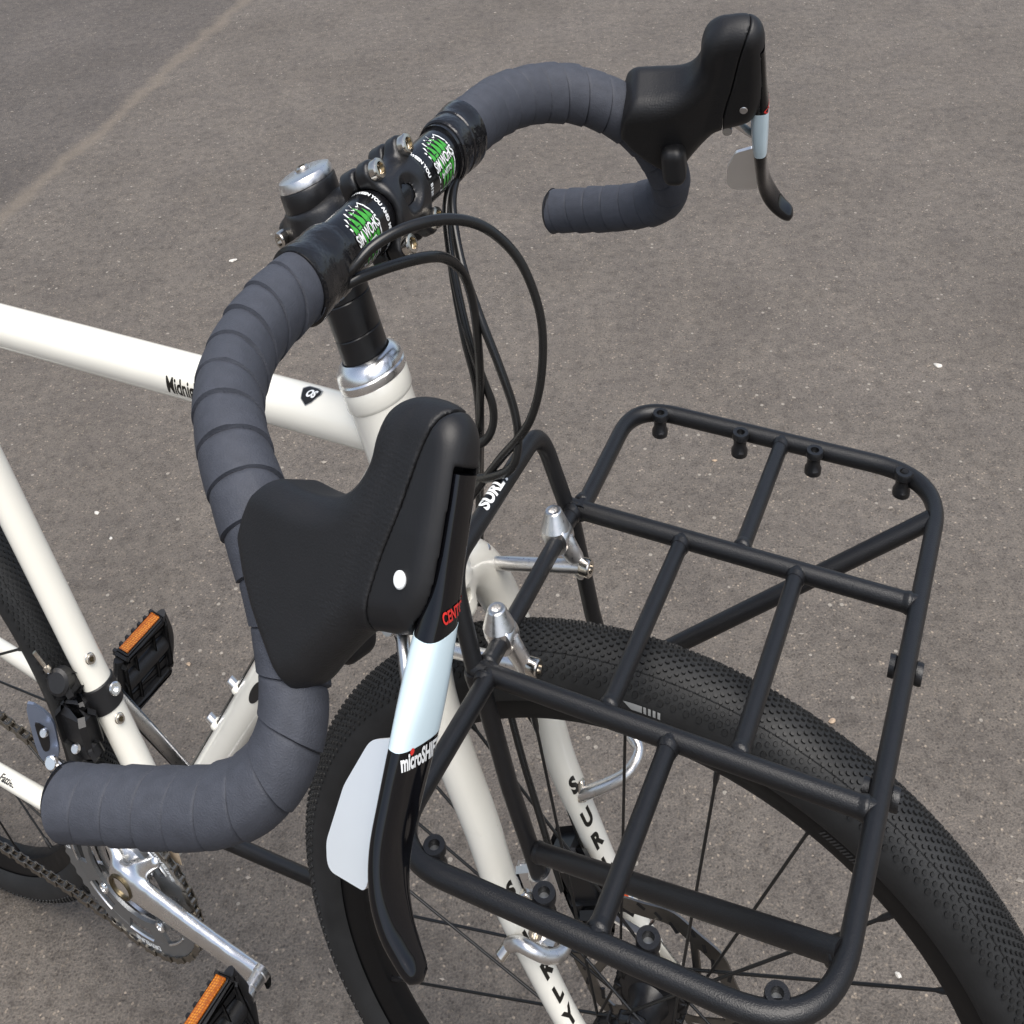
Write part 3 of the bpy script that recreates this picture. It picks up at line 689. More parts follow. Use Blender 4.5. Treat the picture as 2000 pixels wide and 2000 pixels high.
def lever_front(s0, sgn, lift=.25):
    """flat print on the front face of the lever: u across (towards the bicycle's middle is +), v along (up is +)"""
    def fn(u_, v_):
        sv = s0 - v_ * 1000; a = lev_at(sv); t = lev_at(sv + .5)[:3] - lev_at(sv - .5)[:3]; t /= np.linalg.norm(t)
        nrm = np.cross(t, A([0, 0, 1.0])); nrm /= np.linalg.norm(nrm); lat = np.cross(nrm, t)
        if nrm[0] < 0: nrm = -nrm
        if lat[2] < 0: lat = -lat
        c = np.clip(-u_ * 1000 / a[3], -.999, .999); h = (1 - abs(c) ** 2.8) ** (1 / 2.8)
        return loc2b(a[:3] + a[3] * c * lat + (a[4] * h + lift) * nrm, sgn)[0]
    return fn
def lever_unit(sgn, nm, other):
    g = G(); V = HOODV; F = HOODF if sgn > 0 else [q[::-1] for q in HOODF]; g.add(loc2b(V, sgn), F)
    hood = part('brake_shift_hood', g, 'rubber', bike, 'F', 55, label='black rubber lever hood on the %s drop' % nm)
    g = G(); g.add(loc2b(COVV, sgn), COVF if sgn > 0 else [q[::-1] for q in COVF]); part('hood_cover', g, 'bracket', hood, 'F', 50)
    # lever in three coloured lengths
    i1 = int(np.searchsorted(_ls, 51.0)); i2 = int(np.searchsorted(_ls, 87.5))
    for a, b, m, s0, s1, nm2, shr in ((0, i1, 'gloss', 0, .42, 'lever_neck', .12), (i1, i2, 'band', .42, .38, 'lever_band', 0), (i2, len(LEV) - 1, 'gloss', .38, 0, 'lever_blade', .05)):
        V, F = lever_loft(a, b, sgn, s0, s1, shr)
        g = G(); g.add(V, F if sgn > 0 else [q[::-1] for q in F]); part(nm2, g, m, hood, 'F', 50)
    # shift paddle behind the lever: bent plate
    pg_ = [(94.5, -43), (94.5, -94.5), (73.5, -94.5), (70, -86), (72.5, -66), (80.5, -48)]
    ol = fillet([(0.5 * (pg_[0][0] + pg_[-1][0]), 0.5 * (pg_[0][1] + pg_[-1][1]), 0)] + [(x, y, 0) for x, y in pg_] + [(0.5 * (pg_[0][0] + pg_[-1][0]) - .01, 0.5 * (pg_[0][1] + pg_[-1][1]), 0)], [2, 3, 7, 8, 14, 10], 6)[:, :2]; V = []
    for dz in (-1.1, 1.1):
        for x, y in ol:
            bow = 1.5 + 2.0 * max(0.0, (92 - x) / 24.0) ** 1.5
            V.append((x, y, bow + dz - (y + 44) * .16))
    k = len(ol); F = [(q, (q + 1) % k, k + (q + 1) % k, k + q) for q in range(k)] + [tuple(range(k - 1, -1, -1)), tuple(range(k, 2 * k))]
    g = G(); g.add(loc2b(V, sgn), F); part('shift_paddle', g, 'paddle', hood, 'F', 30)
    g = G(); a0 = loc2b([(95, -30, 0)], sgn)[0]; a1 = loc2b([(84, -13, -4)], sgn)[0]; a2 = loc2b([(78, -10, -6)], sgn)[0]
    g.tube([a0, (a0 + a1) / 2, a1, a2], [.0026, .0030, .0030, .0026], 14); part('paddle_arm', g, 'silver', hood, 'F', 40)
    g = G(); c = loc2b([(78, -10, -4)], sgn)[0]; nn = (loc2b([(0, 0, 1)], sgn) - loc2b([(0, 0, 0)], sgn))[0]; nn /= np.linalg.norm(nn)
    g.lathe([(.0036, -.009), (.0036, .004)], c, nn, 20); part('paddle_pivot', g, 'silver', hood, 'F', 30)
    for k, z in ((1, 11.0), (-1, -13.7)):
        c = loc2b([(91.5, 9.5, z)], sgn)[0]
        g = G(); g.lathe([(.0031, -.001 ), (.0031, .0010), (.0026, .0015), (0, .0016)], c, nn * k, 24); part('pivot_pin', g, 'white' if k > 0 else 'silver', hood, 'F', 30)
    if sgn < 0:
        g = G(); letters(g, 'CENTOS', .0072, lever_front(44.5, sgn), .0002, .52, .85, -.1, off=(.0018, 0.0006), rot=.36); part('lever_print_red', g, 'red', hood, 'F', 0)
        g = G(); letters(g, 'microSHIFT', .0082, lever_front(93.0, sgn), .0003, .56, 1.02, -.1, off=(.0006, 0), rot=.30); part('lever_print', g, 'white', hood, 'F', 0)
        lf = lever_front(93.5, sgn, .32); g = G(); flatpoly(g, [(-.0062 + .0010 * math.cos(t), .0021 + .0013 * math.sin(t)) for t in np.linspace(0, 6.283, 16, endpoint=False)], lf, 2); part('lever_dot', g, 'red', hood, 'F', 0)
    else:
        g = G(); letters(g, 'CENTOS', .0078, lever_front(44.0, sgn), .0002, -.60, .80, .1, off=(-.0006, 0), rot=-.36); part('lever_print_red', g, 'red', hood, 'F', 0)
    return hood
HOODS = {-1: lever_unit(-1, 'right', 'left'), 1: lever_unit(1, 'left', 'right')}
# release tab on the inner side of each hood
for sgn in (-1, 1):
    V, F = nets(lambda P: s_box(P, (37, -22, -22), ((1, 0, 0), (.05, 1, .35), (0, -.35, 1)), (9.0, 13.0, 11.0), 6.5), (22, -48, -40), (52, 2, -6), 1.2)
    g = G(); g.add(loc2b(V, sgn), F if sgn > 0 else [q[::-1] for q in F]); part('release_tab', g, 'bracket', HOODS[sgn], 'F', 60)
# ------------------------------------------------------------------ fork (front space)
LEG = [(-.1625, .010, .6760), (-.1580, .034, .6690), (-.1490, .0505, .6430), (-.1320, .0560, .6000), (-.1130, .0575, .5500), (-.0985, .0580, .5020), (-.0740, .0580, .4480), (-.0440, .0575, .3900), (-.0090, .0570, .3430)]
def fork():
    pts = [spline([(x, s * y, z) for x, y, z in LEG], 6) for s in (-1, 1)]
    def rad(z): return np.interp(z, [.34, .40, .50, .60, .66], [.0098, .0108, .0132, .0148, .0165])
    def f(P):
        d = s_cyl(P, AXIS(.349), AXIS(.392), .0185, .0015)
        for pp in pts:
            dl_ = None
            for i in range(len(pp) - 1):
                if pp[i][2] < .53: break
                e_ = s_caps(P, pp[i], pp[i + 1], rad(pp[i][2]), rad(pp[i + 1][2])); dl_ = e_ if dl_ is None else np.minimum(dl_, e_)
            d = smin(d, dl_, .008)
        d = smax(d, -s_cyl(P, AXIS(.3630), AXIS(.3630) + NRM * .05, .0042, .0003), .0005)
        return smax(d, .552 - P[..., 2], .001)
    V, F = nets(f, (-.20, -.085, .545), (-.085, .085, .715), .0019)
    g = G(); g.add(V, F)
    for pp in pts:
        q = pp[pp[:, 2] < .566]; g.tube(q, rad(q[:, 2]) - .00005, 40)
        s = np.sign(pp[0][1])
        g.box((-.001, s * .0545, .340), (A([1, 0, -.9]), Y, A([.9, 0, 1])), (.020, .0035, .012), .002)
    o = part('fork', g, 'cream', bike, 'F', 45, label='cream steel fork with black lettering down the legs')
    g = G(); g.lathe([(.0040, .0), (0, .0)], AXIS(.3630) + NRM * .0125, NRM, 24); part('crown_hole', g, 'plastic', o, 'F', 0)
    # lettering down the front outer faces of the legs
    for pp, s in zip(pts, (-1, 1)):
        zs = [.484, .455, .436, .418, .400] if s > 0 else [.500, .468, .441, .418, .398]
        for ch, zz in zip('SURLY', zs):
            i = int(np.argmin(np.abs(pp[:, 2] - zz))); c = pp[i]; t = pp[max(i - 1, 0)] - pp[min(i + 1, len(pp) - 1)]; t /= np.linalg.norm(t)
            out = A([.62, -.55, .25]) if s > 0 else A([.75, -.35, .25]); out = out - t * (out @ t); out /= np.linalg.norm(out); side = np.cross(t, out)
            r0 = rad(c[2]) + .0003
            fn = lambda u_, v_, c=c, t=t, out=out, side=side, r0=r0: c + t * v_ + r0 * (out * math.cos(u_ / r0) + side * math.sin(u_ / r0))
            g = G(); letters(g, ch, .0148, fn, .0008, 0.95, 1.15, 0.25, rot=.25); part('leg_letter', g, 'blackprint', o, 'F', 0)
    # orange and blue sticker low on the left leg
    pp = pts[1]; i = int(np.argmin(np.abs(pp[:, 2] - .392))); c = pp[i]; t = pp[i - 1] - pp[i + 1]; t /= np.linalg.norm(t)
    out = A([.8, -.2, .4]); out = out - t * (out @ t); out /= np.linalg.norm(out); side = np.cross(t, out); r0 = rad(c[2]) + .0003
    fn = lambda u_, v_: c + t * v_ + r0 * (out * math.cos(u_ / r0) + side * math.sin(u_ / r0))
    fn2 = lambda u_, v_: c + t * v_ + (r0 + .0003) * (out * math.cos(u_ / r0) + side * math.sin(u_ / r0))
    g = G(); flatpoly(g, [(-.010, .008), (.012, .008), (.012, -.010), (-.010, -.010)], fn, 6); part('sticker_base', g, 'white', o, 'F', 0)
    g = G(); flatpoly(g, [(-.010, .008), (-.001, .008), (-.001, -.010), (-.010, -.010)], fn2, 4); part('sticker_orange', g, 'orange', o, 'F', 0)
    g = G()
    for q in range(5): flatpoly(g, [(.001, .006 - q * .0032), (.011, .006 - q * .0032), (.011, .0048 - q * .0032), (.001, .0048 - q * .0032)], fn2, 3)
    part('sticker_lines', g, 'bluep', o, 'F', 0)
    return o
FORK = fork()

# ------------------------------------------------------------------ wheels
def ring_lathe(g, prof, c, n=160):
    """closed profile of (radius, y) about the wheel axle at c"""
    th = np.linspace(0, 2 * math.pi, n, endpoint=False); k = len(prof); V = []
    for t in th:
        for r, y in prof: V.append((c[0] + r * math.cos(t), c[1] + y, c[2] + r * math.sin(t)))
    F = []
    for i in range(n):
        j = (i + 1) % n
        for q in range(k): F.append((i * k + q, i * k + (q + 1) % k, j * k + (q + 1) % k, j * k + q))
    return g.add(V, F)
RC, RTY = 0.3150, 0.0240
def wheel(name, c, space, front, label):
    wgrp = group(name, bike); wgrp['label'] = label
    prof = [(.2985, -.0125), (.3010, -.0150)]
    for a in np.linspace(-138, 138, 27):
        prof.append((RC + RTY * math.cos(math.radians(a)), RTY * math.sin(math.radians(a))))
    prof += [(.3010, .0150), (.2985, .0125)]
    g = G(); ring_lathe(g, prof, c, 200); part('tyre', g, 'tyre', wgrp, space, 40)
    # tread
    g = G()
    def knob(th, phi, sz_t, sz_p, hgt, nside, lift=.0):
        er = A([math.cos(th), 0, math.sin(th)]); et = A([-math.sin(th), 0, math.cos(th)])
        n_ = math.cos(phi) * er + math.sin(phi) * Y; ep = -math.sin(phi) * er + math.cos(phi) * Y
        b = A(c) + RC * er + (RTY - .0004) * n_; V = []
        for h, k in ((0, 1.05), (hgt, .86)):
            for q in range(nside):
                a = 2 * math.pi * (q + .5) / nside; V.append(b + n_ * h + et * (sz_t * k * math.cos(a)) + ep * (sz_p * k * math.sin(a)))
        F = [(q, (q + 1) % nside, nside + (q + 1) % nside, nside + q) for q in range(nside)] + [tuple(range(nside, 2 * nside))]
        g.add(V, F)
    NT = 262
    for i in range(NT):
        for j, (ph, st, sp_, hg, ns, of) in enumerate(((0, .0019, .0012, .0017, 6, 0), (6, .0015, .0011, .0017, 6, .5), (12, .0018, .0012, .0017, 6, 0), (18, .0015, .0012, .0017, 6, .5), (24, .0017, .0012, .0018, 6, 0), (29.5, .0015, .0012, .0018, 6, .5), (35, .0016, .0013, .0017, 6, 0))):
            for s in ((1,) if ph == 0 else (-1, 1)):
                knob(2 * math.pi * (i + of) / NT, math.radians(ph * s), st, sp_, hg, ns)
    NS = 226
    for i in range(NS):
        for ph, of, rr in ((41, 0, .0014), (47, .5, .0015), (53, 0, .0016), (60, .5, .0018), (67.5, 0, .0021)):
            for s in ((-1, 1) if front else (-1, 1)):
                knob(2 * math.pi * (i + of) / NS, math.radians(ph * s), rr, rr, .0014, 8)
    part('tread_knobs', g, 'knob', wgrp, space, 30, kind='stuff', label='small round rubber tread knobs')
    # raised hairline between centre and shoulder tread
    g = G(); t = np.linspace(0, 2 * math.pi, 200, endpoint=False)
    for s in (-1, 1):
        rr = RC + (RTY + .0001) * math.cos(math.radians(37.5)); yy = s * (RTY + .0001) * math.sin(math.radians(37.5))
        g.tube([(c[0] + rr * math.cos(a), c[1] + yy, c[2] + rr * math.sin(a)) for a in t], .0004, 6, closed=True)
    part('tread_line', g, 'knob', wgrp, space, 40)
    prof = [(.3015, -.0130), (.3018, -.0146), (.3000, -.0150), (.2930, -.0146), (.2830, -.0118), (.2780, -.0088), (.2765, -.0050), (.2763, .0050), (.2780, .0088), (.2830, .0118), (.2930, .0146), (.3000, .0150), (.3018, .0146), (.3015, .0130), (.2930, .0110), (.2920, -.0110)]
    g = G(); ring_lathe(g, prof, c, 200); RIM = part('rim', g, 'rim', wgrp, space, 30)
    # hub
    g = G()
    fl = .0225
    g.lathe([(.0095, -.046), (.0105, -.045), (.0115, -.036), (.0215, -.0300), (.0285, -.0275), (.0285, -.0190), (.0190, -.0160), (.0150, -.008), (.0148, .008), (.0190, .0160), (.0285, .0190), (.0285, .0275), (.0215, .0305), (.0200, .0340), (.0115, .038), (.0105, .045), (.0095, .046)], c, Y, 40)
    HUB = part('hub', g, 'black', wgrp, space, 30)
    for k in range(24):
        a = math.radians(4.3 + 15 * k); s = -1 if k % 2 else 1
        sg = 1 if k % 4 in (2, 3) else -1
        rimp = A([c[0] + .2755 * math.cos(a), s * .004, c[2] + .2755 * math.sin(a)])
        # hub end on the tangent of a .029 circle
        off = math.acos(.029 / .2755); b_ = a + sg * off
        hubp = A([c[0] + .029 * math.cos(b_), s * fl, c[2] + .029 * math.sin(b_)])
        d = (hubp - rimp) / np.linalg.norm(hubp - rimp)
        g = G(); g.tube([rimp + d * .010, hubp - d * .004, hubp + d * .012], [.00128, .00128, .0014], 8); part('spoke', g, 'spoke', wgrp, space, 60)
        g = G(); g.tube([rimp - d * .003, rimp + d * .008, rimp + d * .012], [.0024, .0022, .0015], 8); part('spoke_nipple', g, 'black', wgrp, space, 40)
        g = G(); tt = A([-math.sin(b_), 0, math.cos(b_)]); rr_ = A([math.cos(b_), 0, math.sin(b_)])
        g.box(hubp + d * .006, (d, rr_, Y), (.0065, .0045, .0048), .001); part('spoke_seat', g, 'black', wgrp, space, 30)
    return wgrp, RIM, HUB
FW, FRIM, FHUB = wheel('front_wheel', AX, 'F', True, 'black front wheel with knobbly tyre under the rack')
RW, RRIM, RHUB = wheel('rear_wheel', RAX, 'R', False, 'black rear wheel with knobbly tyre behind the seat tube')
# hub lettering, tyre and rim prints
g = G(); letters(g, 'SHIMANO', .0092, lambda u_, v_: AX + A([.0151 * math.sin(u_ / .0151 + .15), -.010 + v_ * 0 + (-.002 + v_), .0151 * math.cos(u_ / .0151 + .15)]), .0003, .62, 1.0); part('hub_print', g, 'white', FW, 'F', 0)
def tyre_map(th0, phi0, r_extra=.0004):
    def fn(u_, v_):
        th = th0 - u_ / .32; ph = phi0 + v_ / RTY
        er = A([math.cos(th), 0, math.sin(th)]); return AX + RC * er + (RTY + r_extra) * (math.cos(ph) * er + math.sin(ph) * Y)
    return fn
fnt = tyre_map(math.radians(90.5), math.radians(-86))
g = G(); flatpoly(g, [(-.010, .0018), (-.004, -.0026), (.004, -.0026), (.004, .0020), (-.003, .0020)], fnt, 4)
for q in range(4): flatpoly(g, [(.0052 + q * .0034, -.0026), (.0072 + q * .0034, -.0026), (.0068 + q * .0034, .0020), (.0048 + q * .0034, .0020)], fnt, 2)
part('tyre_print', g, 'greyprint', FW, 'F', 0)
g = G(); letters(g, 'GRAVEL', .0110, tyre_map(math.radians(101), math.radians(-86)), .0004, .9, .5, .3)
bpy.data.meshes  # (print only on the tyre marks the photograph shows)
g = G()
for t0 in (61.0,):
    letters(g, '/////////////', .0080, lambda u_, v_: AX + A([(.292 + v_) * math.cos(math.radians(t0) - u_ / .29), -.0148, (.292 + v_) * math.sin(math.radians(t0) - u_ / .29)]), .0003, 1.2, .7)
part('rim_print', g, 'dimprint', FW, 'F', 0)

# disc rotor on the left of the front hub
def rotor(c, parent, space):
    yy = .0360; g = G(); n = 90; V = []; F = []
    for y in (yy - .0009, yy + .0009):
        for ri in (0, 1):
            for i in range(n):
                t = 2 * math.pi * i / n; wv = .0016 * math.sin(10 * t)
                r = (.0660, .0800)[ri] + (wv if ri else wv * .8); V.append((c[0] + r * math.cos(t), y, c[2] + r * math.sin(t)))
    for i in range(n):
        j = (i + 1) % n
        F += [(i, j, n + j, n + i), (2 * n + j, 2 * n + i, 3 * n + i, 3 * n + j), (n + i, n + j, 3 * n + j, 3 * n + i), (j, i, 2 * n + i, 2 * n + j)]
    g.add(V, F)
    for k in range(5):
        a = 2 * math.pi * k / 5 + .3
        p = spline([(c[0] + .020 * math.cos(a), yy, c[2] + .020 * math.sin(a)), (c[0] + .042 * math.cos(a + .25), yy, c[2] + .042 * math.sin(a + .25)), (c[0] + .066 * math.cos(a + .75), yy, c[2] + .066 * math.sin(a + .75))], 6)
        g.tube(p, .0040, 8, flat=.25)
        p = spline([(c[0] + .040 * math.cos(a + .2), yy, c[2] + .040 * math.sin(a + .2)), (c[0] + .056 * math.cos(a + .15), yy, c[2] + .056 * math.sin(a + .15)), (c[0] + .066 * math.cos(a + .05), yy, c[2] + .066 * math.sin(a + .05))], 6)
        g.tube(p, .0036, 8, flat=.25)
    g.lathe([(.014, yy - .001), (.0225, yy - .001), (.0225, yy + .001), (.014, yy + .001)], (c[0], 0, c[2]), Y, 40, closed=True)
    o = part('disc_rotor', g, 'rotor', parent, space, 25)
    # vents: dark slots cut through the brake track
    g = G()
    for k in range(30):
        a = 2 * math.pi * k / 30; 
        for q, (rr, dd_) in enumerate(((.0700, 0), )):
            e = A([math.cos(a + .1), 0, math.sin(a + .1)]); t = A([-math.sin(a + .1), 0, math.cos(a + .1)])
            rr = .0680 + .004 * ((k % 3) - 1) + .003
            sl = (e * .6 + t * .8); L = .0040 if k % 3 else .0055
            g.prism([(-L, -.0016), (L, -.0016), (L, .0016), (-L, .0016)], A([c[0], yy, c[2]]) + e * rr, sl, np.cross(sl, Y), -.00105, .00105)
    return o, g
ROT, gsl = rotor(AX, FW, 'F'); part('rotor_slot', gsl, 'plastic', FW, 'F', 0, kind='stuff', label='small slots in the brake track')
# front caliper and its mount on the left leg
g = G(); cc = A([-.078, .047, .408])
ld = A([.47, 0, -.88])
g.box(cc + A([.0, -.003, .000]), (ld, Y, A([.88, 0, .47])), (.034, .017, .016), .006)
g.box(cc + A([.006, -.014, .010]), (ld, Y, A([.88, 0, .47])), (.022, .010, .018), .005)
g.box(cc + A([.024, -.006, -.026]), (ld, Y, A([.88, 0, .47])), (.016, .020, .013), .005)
CAL = part('brake_caliper', g, 'black', bike, 'F', 30, label='black disc brake caliper behind the left fork leg')
g = G(); g.lathe([(.0052, 0), (.0052, .010), (.0042, .012), (0, .012)], cc + A([-.004, -.022, .026]), A([-.35, -.3, .9]), 16); part('barrel_adjuster', g, 'silver', CAL, 'F', 30)
for dlt in (A([.030, -.028, -.030]), A([-.02, -.024, .018])):
    g = G(); g.lathe([(.0046, 0), (.0046, .004), (.0024, .0045), (.0024, .002), (0, .002)], cc + dlt, A([.5, -.8, .3]), 16); part('caliper_bolt', g, 'bolt', CAL, 'F', 30)

# ------------------------------------------------------------------ front rack
ZD = 0.6981; RR = .0061; XI0, XI1, YI, YO = -.0965, .1602, .0788, .2070
RK = group('front_rack', bike); RK['label'] = 'black tubular steel front rack over the front wheel'
def rk(name, path, r=RR, n=18, m='rack'):
    g = G(); g.tube(path, r, n); return part(name, g, m, RK, 'F', 50)
xr = -.0885
loop = fillet([(xr + .004, YI - .004, ZD), (xr, YO, ZD), (XI1, YO, ZD), (XI1, -YO, ZD), (xr, -YO, ZD), (xr + .004, -YI + .004, ZD)], [.036, .052, .052, .036], 12)
rk('deck_loop', loop)
for s in (-1, 1): rk('inner_rail', [(XI0, s * YI, ZD), (0, s * YI, ZD), (XI1, s * YI, ZD)])
for y0, y1, x in ((YI, YO, .0375), (-YI, -YO, .0383), (-YI, YI, -.0045), (-YI, YI, .0790), (-YI, YI, -.0895)):
    rk('crossbar', [(x, y0, ZD), (x, (y0 + y1) / 2, ZD), (x, y1, ZD)], RR * .96)
def weld(p, d, r=RR):
    g = G(); g.lathe([(r * 1.0, .0105), (r * 1.05, .0085), (r * 1.13, .0070), (r * 1.14, .0055), (r * .85, .0030)], p, d, 18); part('weld', g, 'rack', RK, 'F', 70)
for y0, y1, x in ((YI, YO, .0375), (-YI, -YO, .0383), (-YI, YI, -.0045), (-YI, YI, .0790), (-YI, YI, -.0895)):
    d = A([0, math.copysign(1, y1 - y0), 0]); weld((x, y0, ZD), d); weld((x, y1, ZD), -d)
for s in (-1, 1): weld((XI1, s * YI, ZD), A([-1, 0, 0])); weld((xr + .002, s * YI, ZD), A([0, s, 0]))
ht_ = math.radians(107); hd = A([math.cos(ht_), 0, math.sin(ht_)]); hp = A([XI0, 0, ZD])
hoop = fillet([hp + A([0, .0785, 0]) - hd * .002, hp + A([0, .0700, 0]) + hd * .059, hp + A([0, -.0700, 0]) + hd * .059, hp + A([0, -.0785, 0]) - hd * .002], .024, 14)
HOOP = rk('back_hoop', hoop)
# white maker's name on the hoop
hb_ = hp + hd * .059
vo = A([.10, 0, .99]); vo /= np.linalg.norm(vo); ve = np.cross(Y, vo); ve /= np.linalg.norm(ve)
hfn = lambda u_, v_: hb_ + Y * (u_ - .006) + (RR + .0003) * (vo * math.cos(v_ / RR) - ve * math.sin(v_ / RR))
g = G(); letters(g, 'SURLY', .0130, hfn, .0005, .95, .85, .15); part('hoop_print', g, 'white', HOOP, 'F', 0)
for s in (-1, 1):
    leg = [(XI0 + .002, s * YI, ZD), (-.0760, s * .0785, .6200), (-.0545, s * .0785, .5520)]
    rk('leg', leg, RR * 1.05)
    st = A([-.0585, s * .0785, .5725]); en = A([.1570, s * .1620, ZD]); rk('strut', [st, (st + en) / 2, en], RR * 1.02); weld(st, (en - st) / np.linalg.norm(en - st)); weld(A([XI1, s * .1637, ZD]), (st - en) / np.linalg.norm(en - st))
    # welded gusset collar where the leg leaves the deck
    g = G(); g.lathe([(.0072, -.004), (.0076, 0), (.0066, .008)], (XI0 + .001, s * YI, ZD - .004), (0.2, 0, -1), 18); part('weld', g, 'rack', RK, 'F', 50)
    # leg clamp on the fork
    g = G(); cb = A([-.0520, s * .0775, .5440])
    dn = A([.30, 0, -.95])
    g.lathe([(.0086, -.012), (.0090, -.010), (.0090, .010), (.0084, .012)], cb, dn, 24)
    if s < 0: g.box(cb + A([-.012, -s * .006, -.012]), (A([.5, s * .2, -.8]), Y, A([.85, 0, .5])), (.016, .0055, .010), .003)
    if s < 0: g.box(cb + A([-.003, s * .001, -.030]), (A([.35, 0, -.93]), Y, A([.93, 0, .35])), (.020, .0050, .0085), .003)
    part('leg_clamp', g, 'silver', RK, 'F', 35)
    for dlt in (A([-.013, s * .004, -.010]), A([-.005, s * .006, -.034])) if s < 0 else ():
        g = G(); g.lathe([(.0050, 0), (.0052, .001), (.0052, .0055), (.0045, .0065), (.0027, .0065), (.0027, .003), (0, .003)], cb + dlt, A([.25, s, .3]), 20); part('clamp_bolt', g, 'bolt', RK, 'F', 30)
    # conical nut clamps on the rear crossbar and the silver strut to the fork crown
    cx, cy = -.0900, s * .0480
    g = G(); g.lathe([(.0100, -.004), (.0107, -.002), (.0108, .0020), (.0062, .0128), (.0054, .0136), (.0034, .0136), (.0030, .0105), (0, .0105)], (cx - .003, cy, ZD + .0045), (-.10, 0, 1), 48); part('cone_nut', g, 'silver', RK, 'F', 18)
    g = G(); g.lathe([(.0090, -.0068), (.0098, -.0058), (.0098, .0058), (.0090, .0068)], (cx, cy, ZD), Y, 32)
    g.tube([(cx + .004, cy, ZD - .002), (cx + .012, cy, ZD - .012), (cx + .016, cy, ZD - .022), (cx + .017, cy, ZD - .027)], [.0088, .0078, .0060, .002], 20, flat=.55); part('strut_clamp', g, 'silver', RK, 'F', 40)
    g = G(); p0, p1 = A([cx + .020, s * .0470, ZD - .0165]), A([-.150, s * .0420, .6660])
    g.tube([p0, p0 + (p1 - p0) * .75, p0 + (p1 - p0) * .8, p1], [.0048, .0048, .0046, .0042], 18); part('crown_strut', g, 'silver', RK, 'F', 40)
    g = G(); g.lathe([(.0058, 0), (.0060, .001), (.0060, .007), (.0052, .008), (.0031, .008), (.0031, .004), (0, .004)], (cx + .018, s * .0470, ZD - .0165), A([1, -.1, .1]), 22); part('strut_bolt', g, 'bolt', RK, 'F', 30)
    g = G(); g.lathe([(.0048, -.004), (.0048, .010), (.0042, .011), (0, .011)], (-.1500, s * .0420, .6670), A([0, 0, 1]), 18); part('crown_bolt', g, 'silver', RK, 'F', 30)
# threaded bosses along the outer rails
def boss(c, ax, r=.0066, h0=-.0105, h1=.0062):
    g = G(); g.lathe([(r * .98, h0), (r, h0 + .0035), (r * .78, h0 + .0060), (r * .78, h1 - .0060), (r, h1 - .0042), (r, h1 - .0012), (r * .93, h1), (r * .50, h1), (r * .46, h1 - .004), (0, h1 - .004)], c, ax, 24); o = part('boss', g, 'rack', RK, 'F', 30)
    g = G(); g.lathe([(r * .455, h1 - .0038), (0, h1 - .0036)], c, ax, 16); part('boss_thread', g, 'ring', RK, 'F', 0)
for s in (-1, 1):
    for x in (-.0620, .0055, .0647, .1320): boss((x, s * (YO - .0098), ZD - .0005), (0, 0, 1))
for y in (.0320, -.0600): boss((XI1, y, ZD - .007), (1, 0, 0), .0066, -.0105, .0105)

# ------------------------------------------------------------------ cables
def back(px, py, depth):
    """photo pixel (2000 px frame) and distance ahead of the viewpoint to a point of the bicycle frame, used to lay out the slack cables"""
    q = A([(px - 996.18) / (F_PX * S_L), (py - 996.04) / F_PX, 1.0]) * depth; return CAM_C + CAM_R.T @ q
CABLES = {
 'brake_cable_right': ([(640, 560, .620), (683, 530, .612), (730, 480, .612), (800, 443, .620), (880, 428, .634), (950, 446, .650), (1010, 502, .664), (1046, 580, .676), (1060, 655, .686), (1056, 745, .698), (1038, 815, .710), (1011, 858, .722), (974, 900, .738), (909, 985, .762), (850, 1060, .79)], .0028),
 'shift_cable_right': ([(650, 575, .622), (690, 548, .616), (760, 521, .630), (830, 503, .650), (872, 505, .668), (905, 535, .684), (925, 600, .698), (936, 700, .716), (938, 800, .745), (938, 920, .80), (938, 1060, .87), (940, 1180, .90)], .0029),
 'shift_cable_left': ([(905, 320, .735), (884, 352, .722), (872, 400, .716), (876, 470, .716), (892, 560, .718), (917, 665, .724), (945, 745, .734), (962, 790, .740), (963, 830, .746), (948, 860, .752), (915, 876, .760), (860, 885, .78)], .0028),
 'brake_cable_left': ([(908, 322, .737), (890, 352, .724), (884, 410, .712), (902, 515, .704), (938, 620, .704), (975, 715, .710), (1004, 800, .718), (1012, 862, .724), (1003, 908, .730), (975, 928, .738), (915, 939, .758), (860, 950, .78)], .0029),
 'shift_cable_inner_left': ([(900, 325, .735), (878, 356, .724), (872, 430, .720), (884, 540, .724), (906, 660, .732), (930, 760, .744), (936, 860, .765), (935, 960, .82), (934, 1060, .875), (936, 1180, .91)], .0024),
}
for k, (pts, r) in CABLES.items():
    g = G(); g.tube(resample(spline([back(*p) for p in pts], 8), .004), r, 14); part(k.rsplit('_', 1)[0] if k.endswith(('left', 'right')) else 'shift_cable', g, 'cable', bike, 'F', 60)
g = G(); hose = [(985, 1330, .838), (993, 1377, .842), (1020, 1480, .850), (1050, 1580, .860), (1074, 1661, .868), (1095, 1739, .880)]
g.tube(resample(spline([back(*p) for p in hose], 6), .006), .0029, 12); part('brake_cable', g, 'cable', bike, 'F', 60)
g = G(); hose = [(1030, 1372, .905), (1032, 1390, .905), (1090, 1530, .925), (1148, 1690, .95)]
g.tube(resample(spline([back(*p) for p in hose], 6), .006), [.0026] * 3 + [.0013] * (len(resample(spline([back(*p) for p in hose], 6), .006)) - 3), 10); part('inner_cable', g, 'cable', bike, 'F', 60)
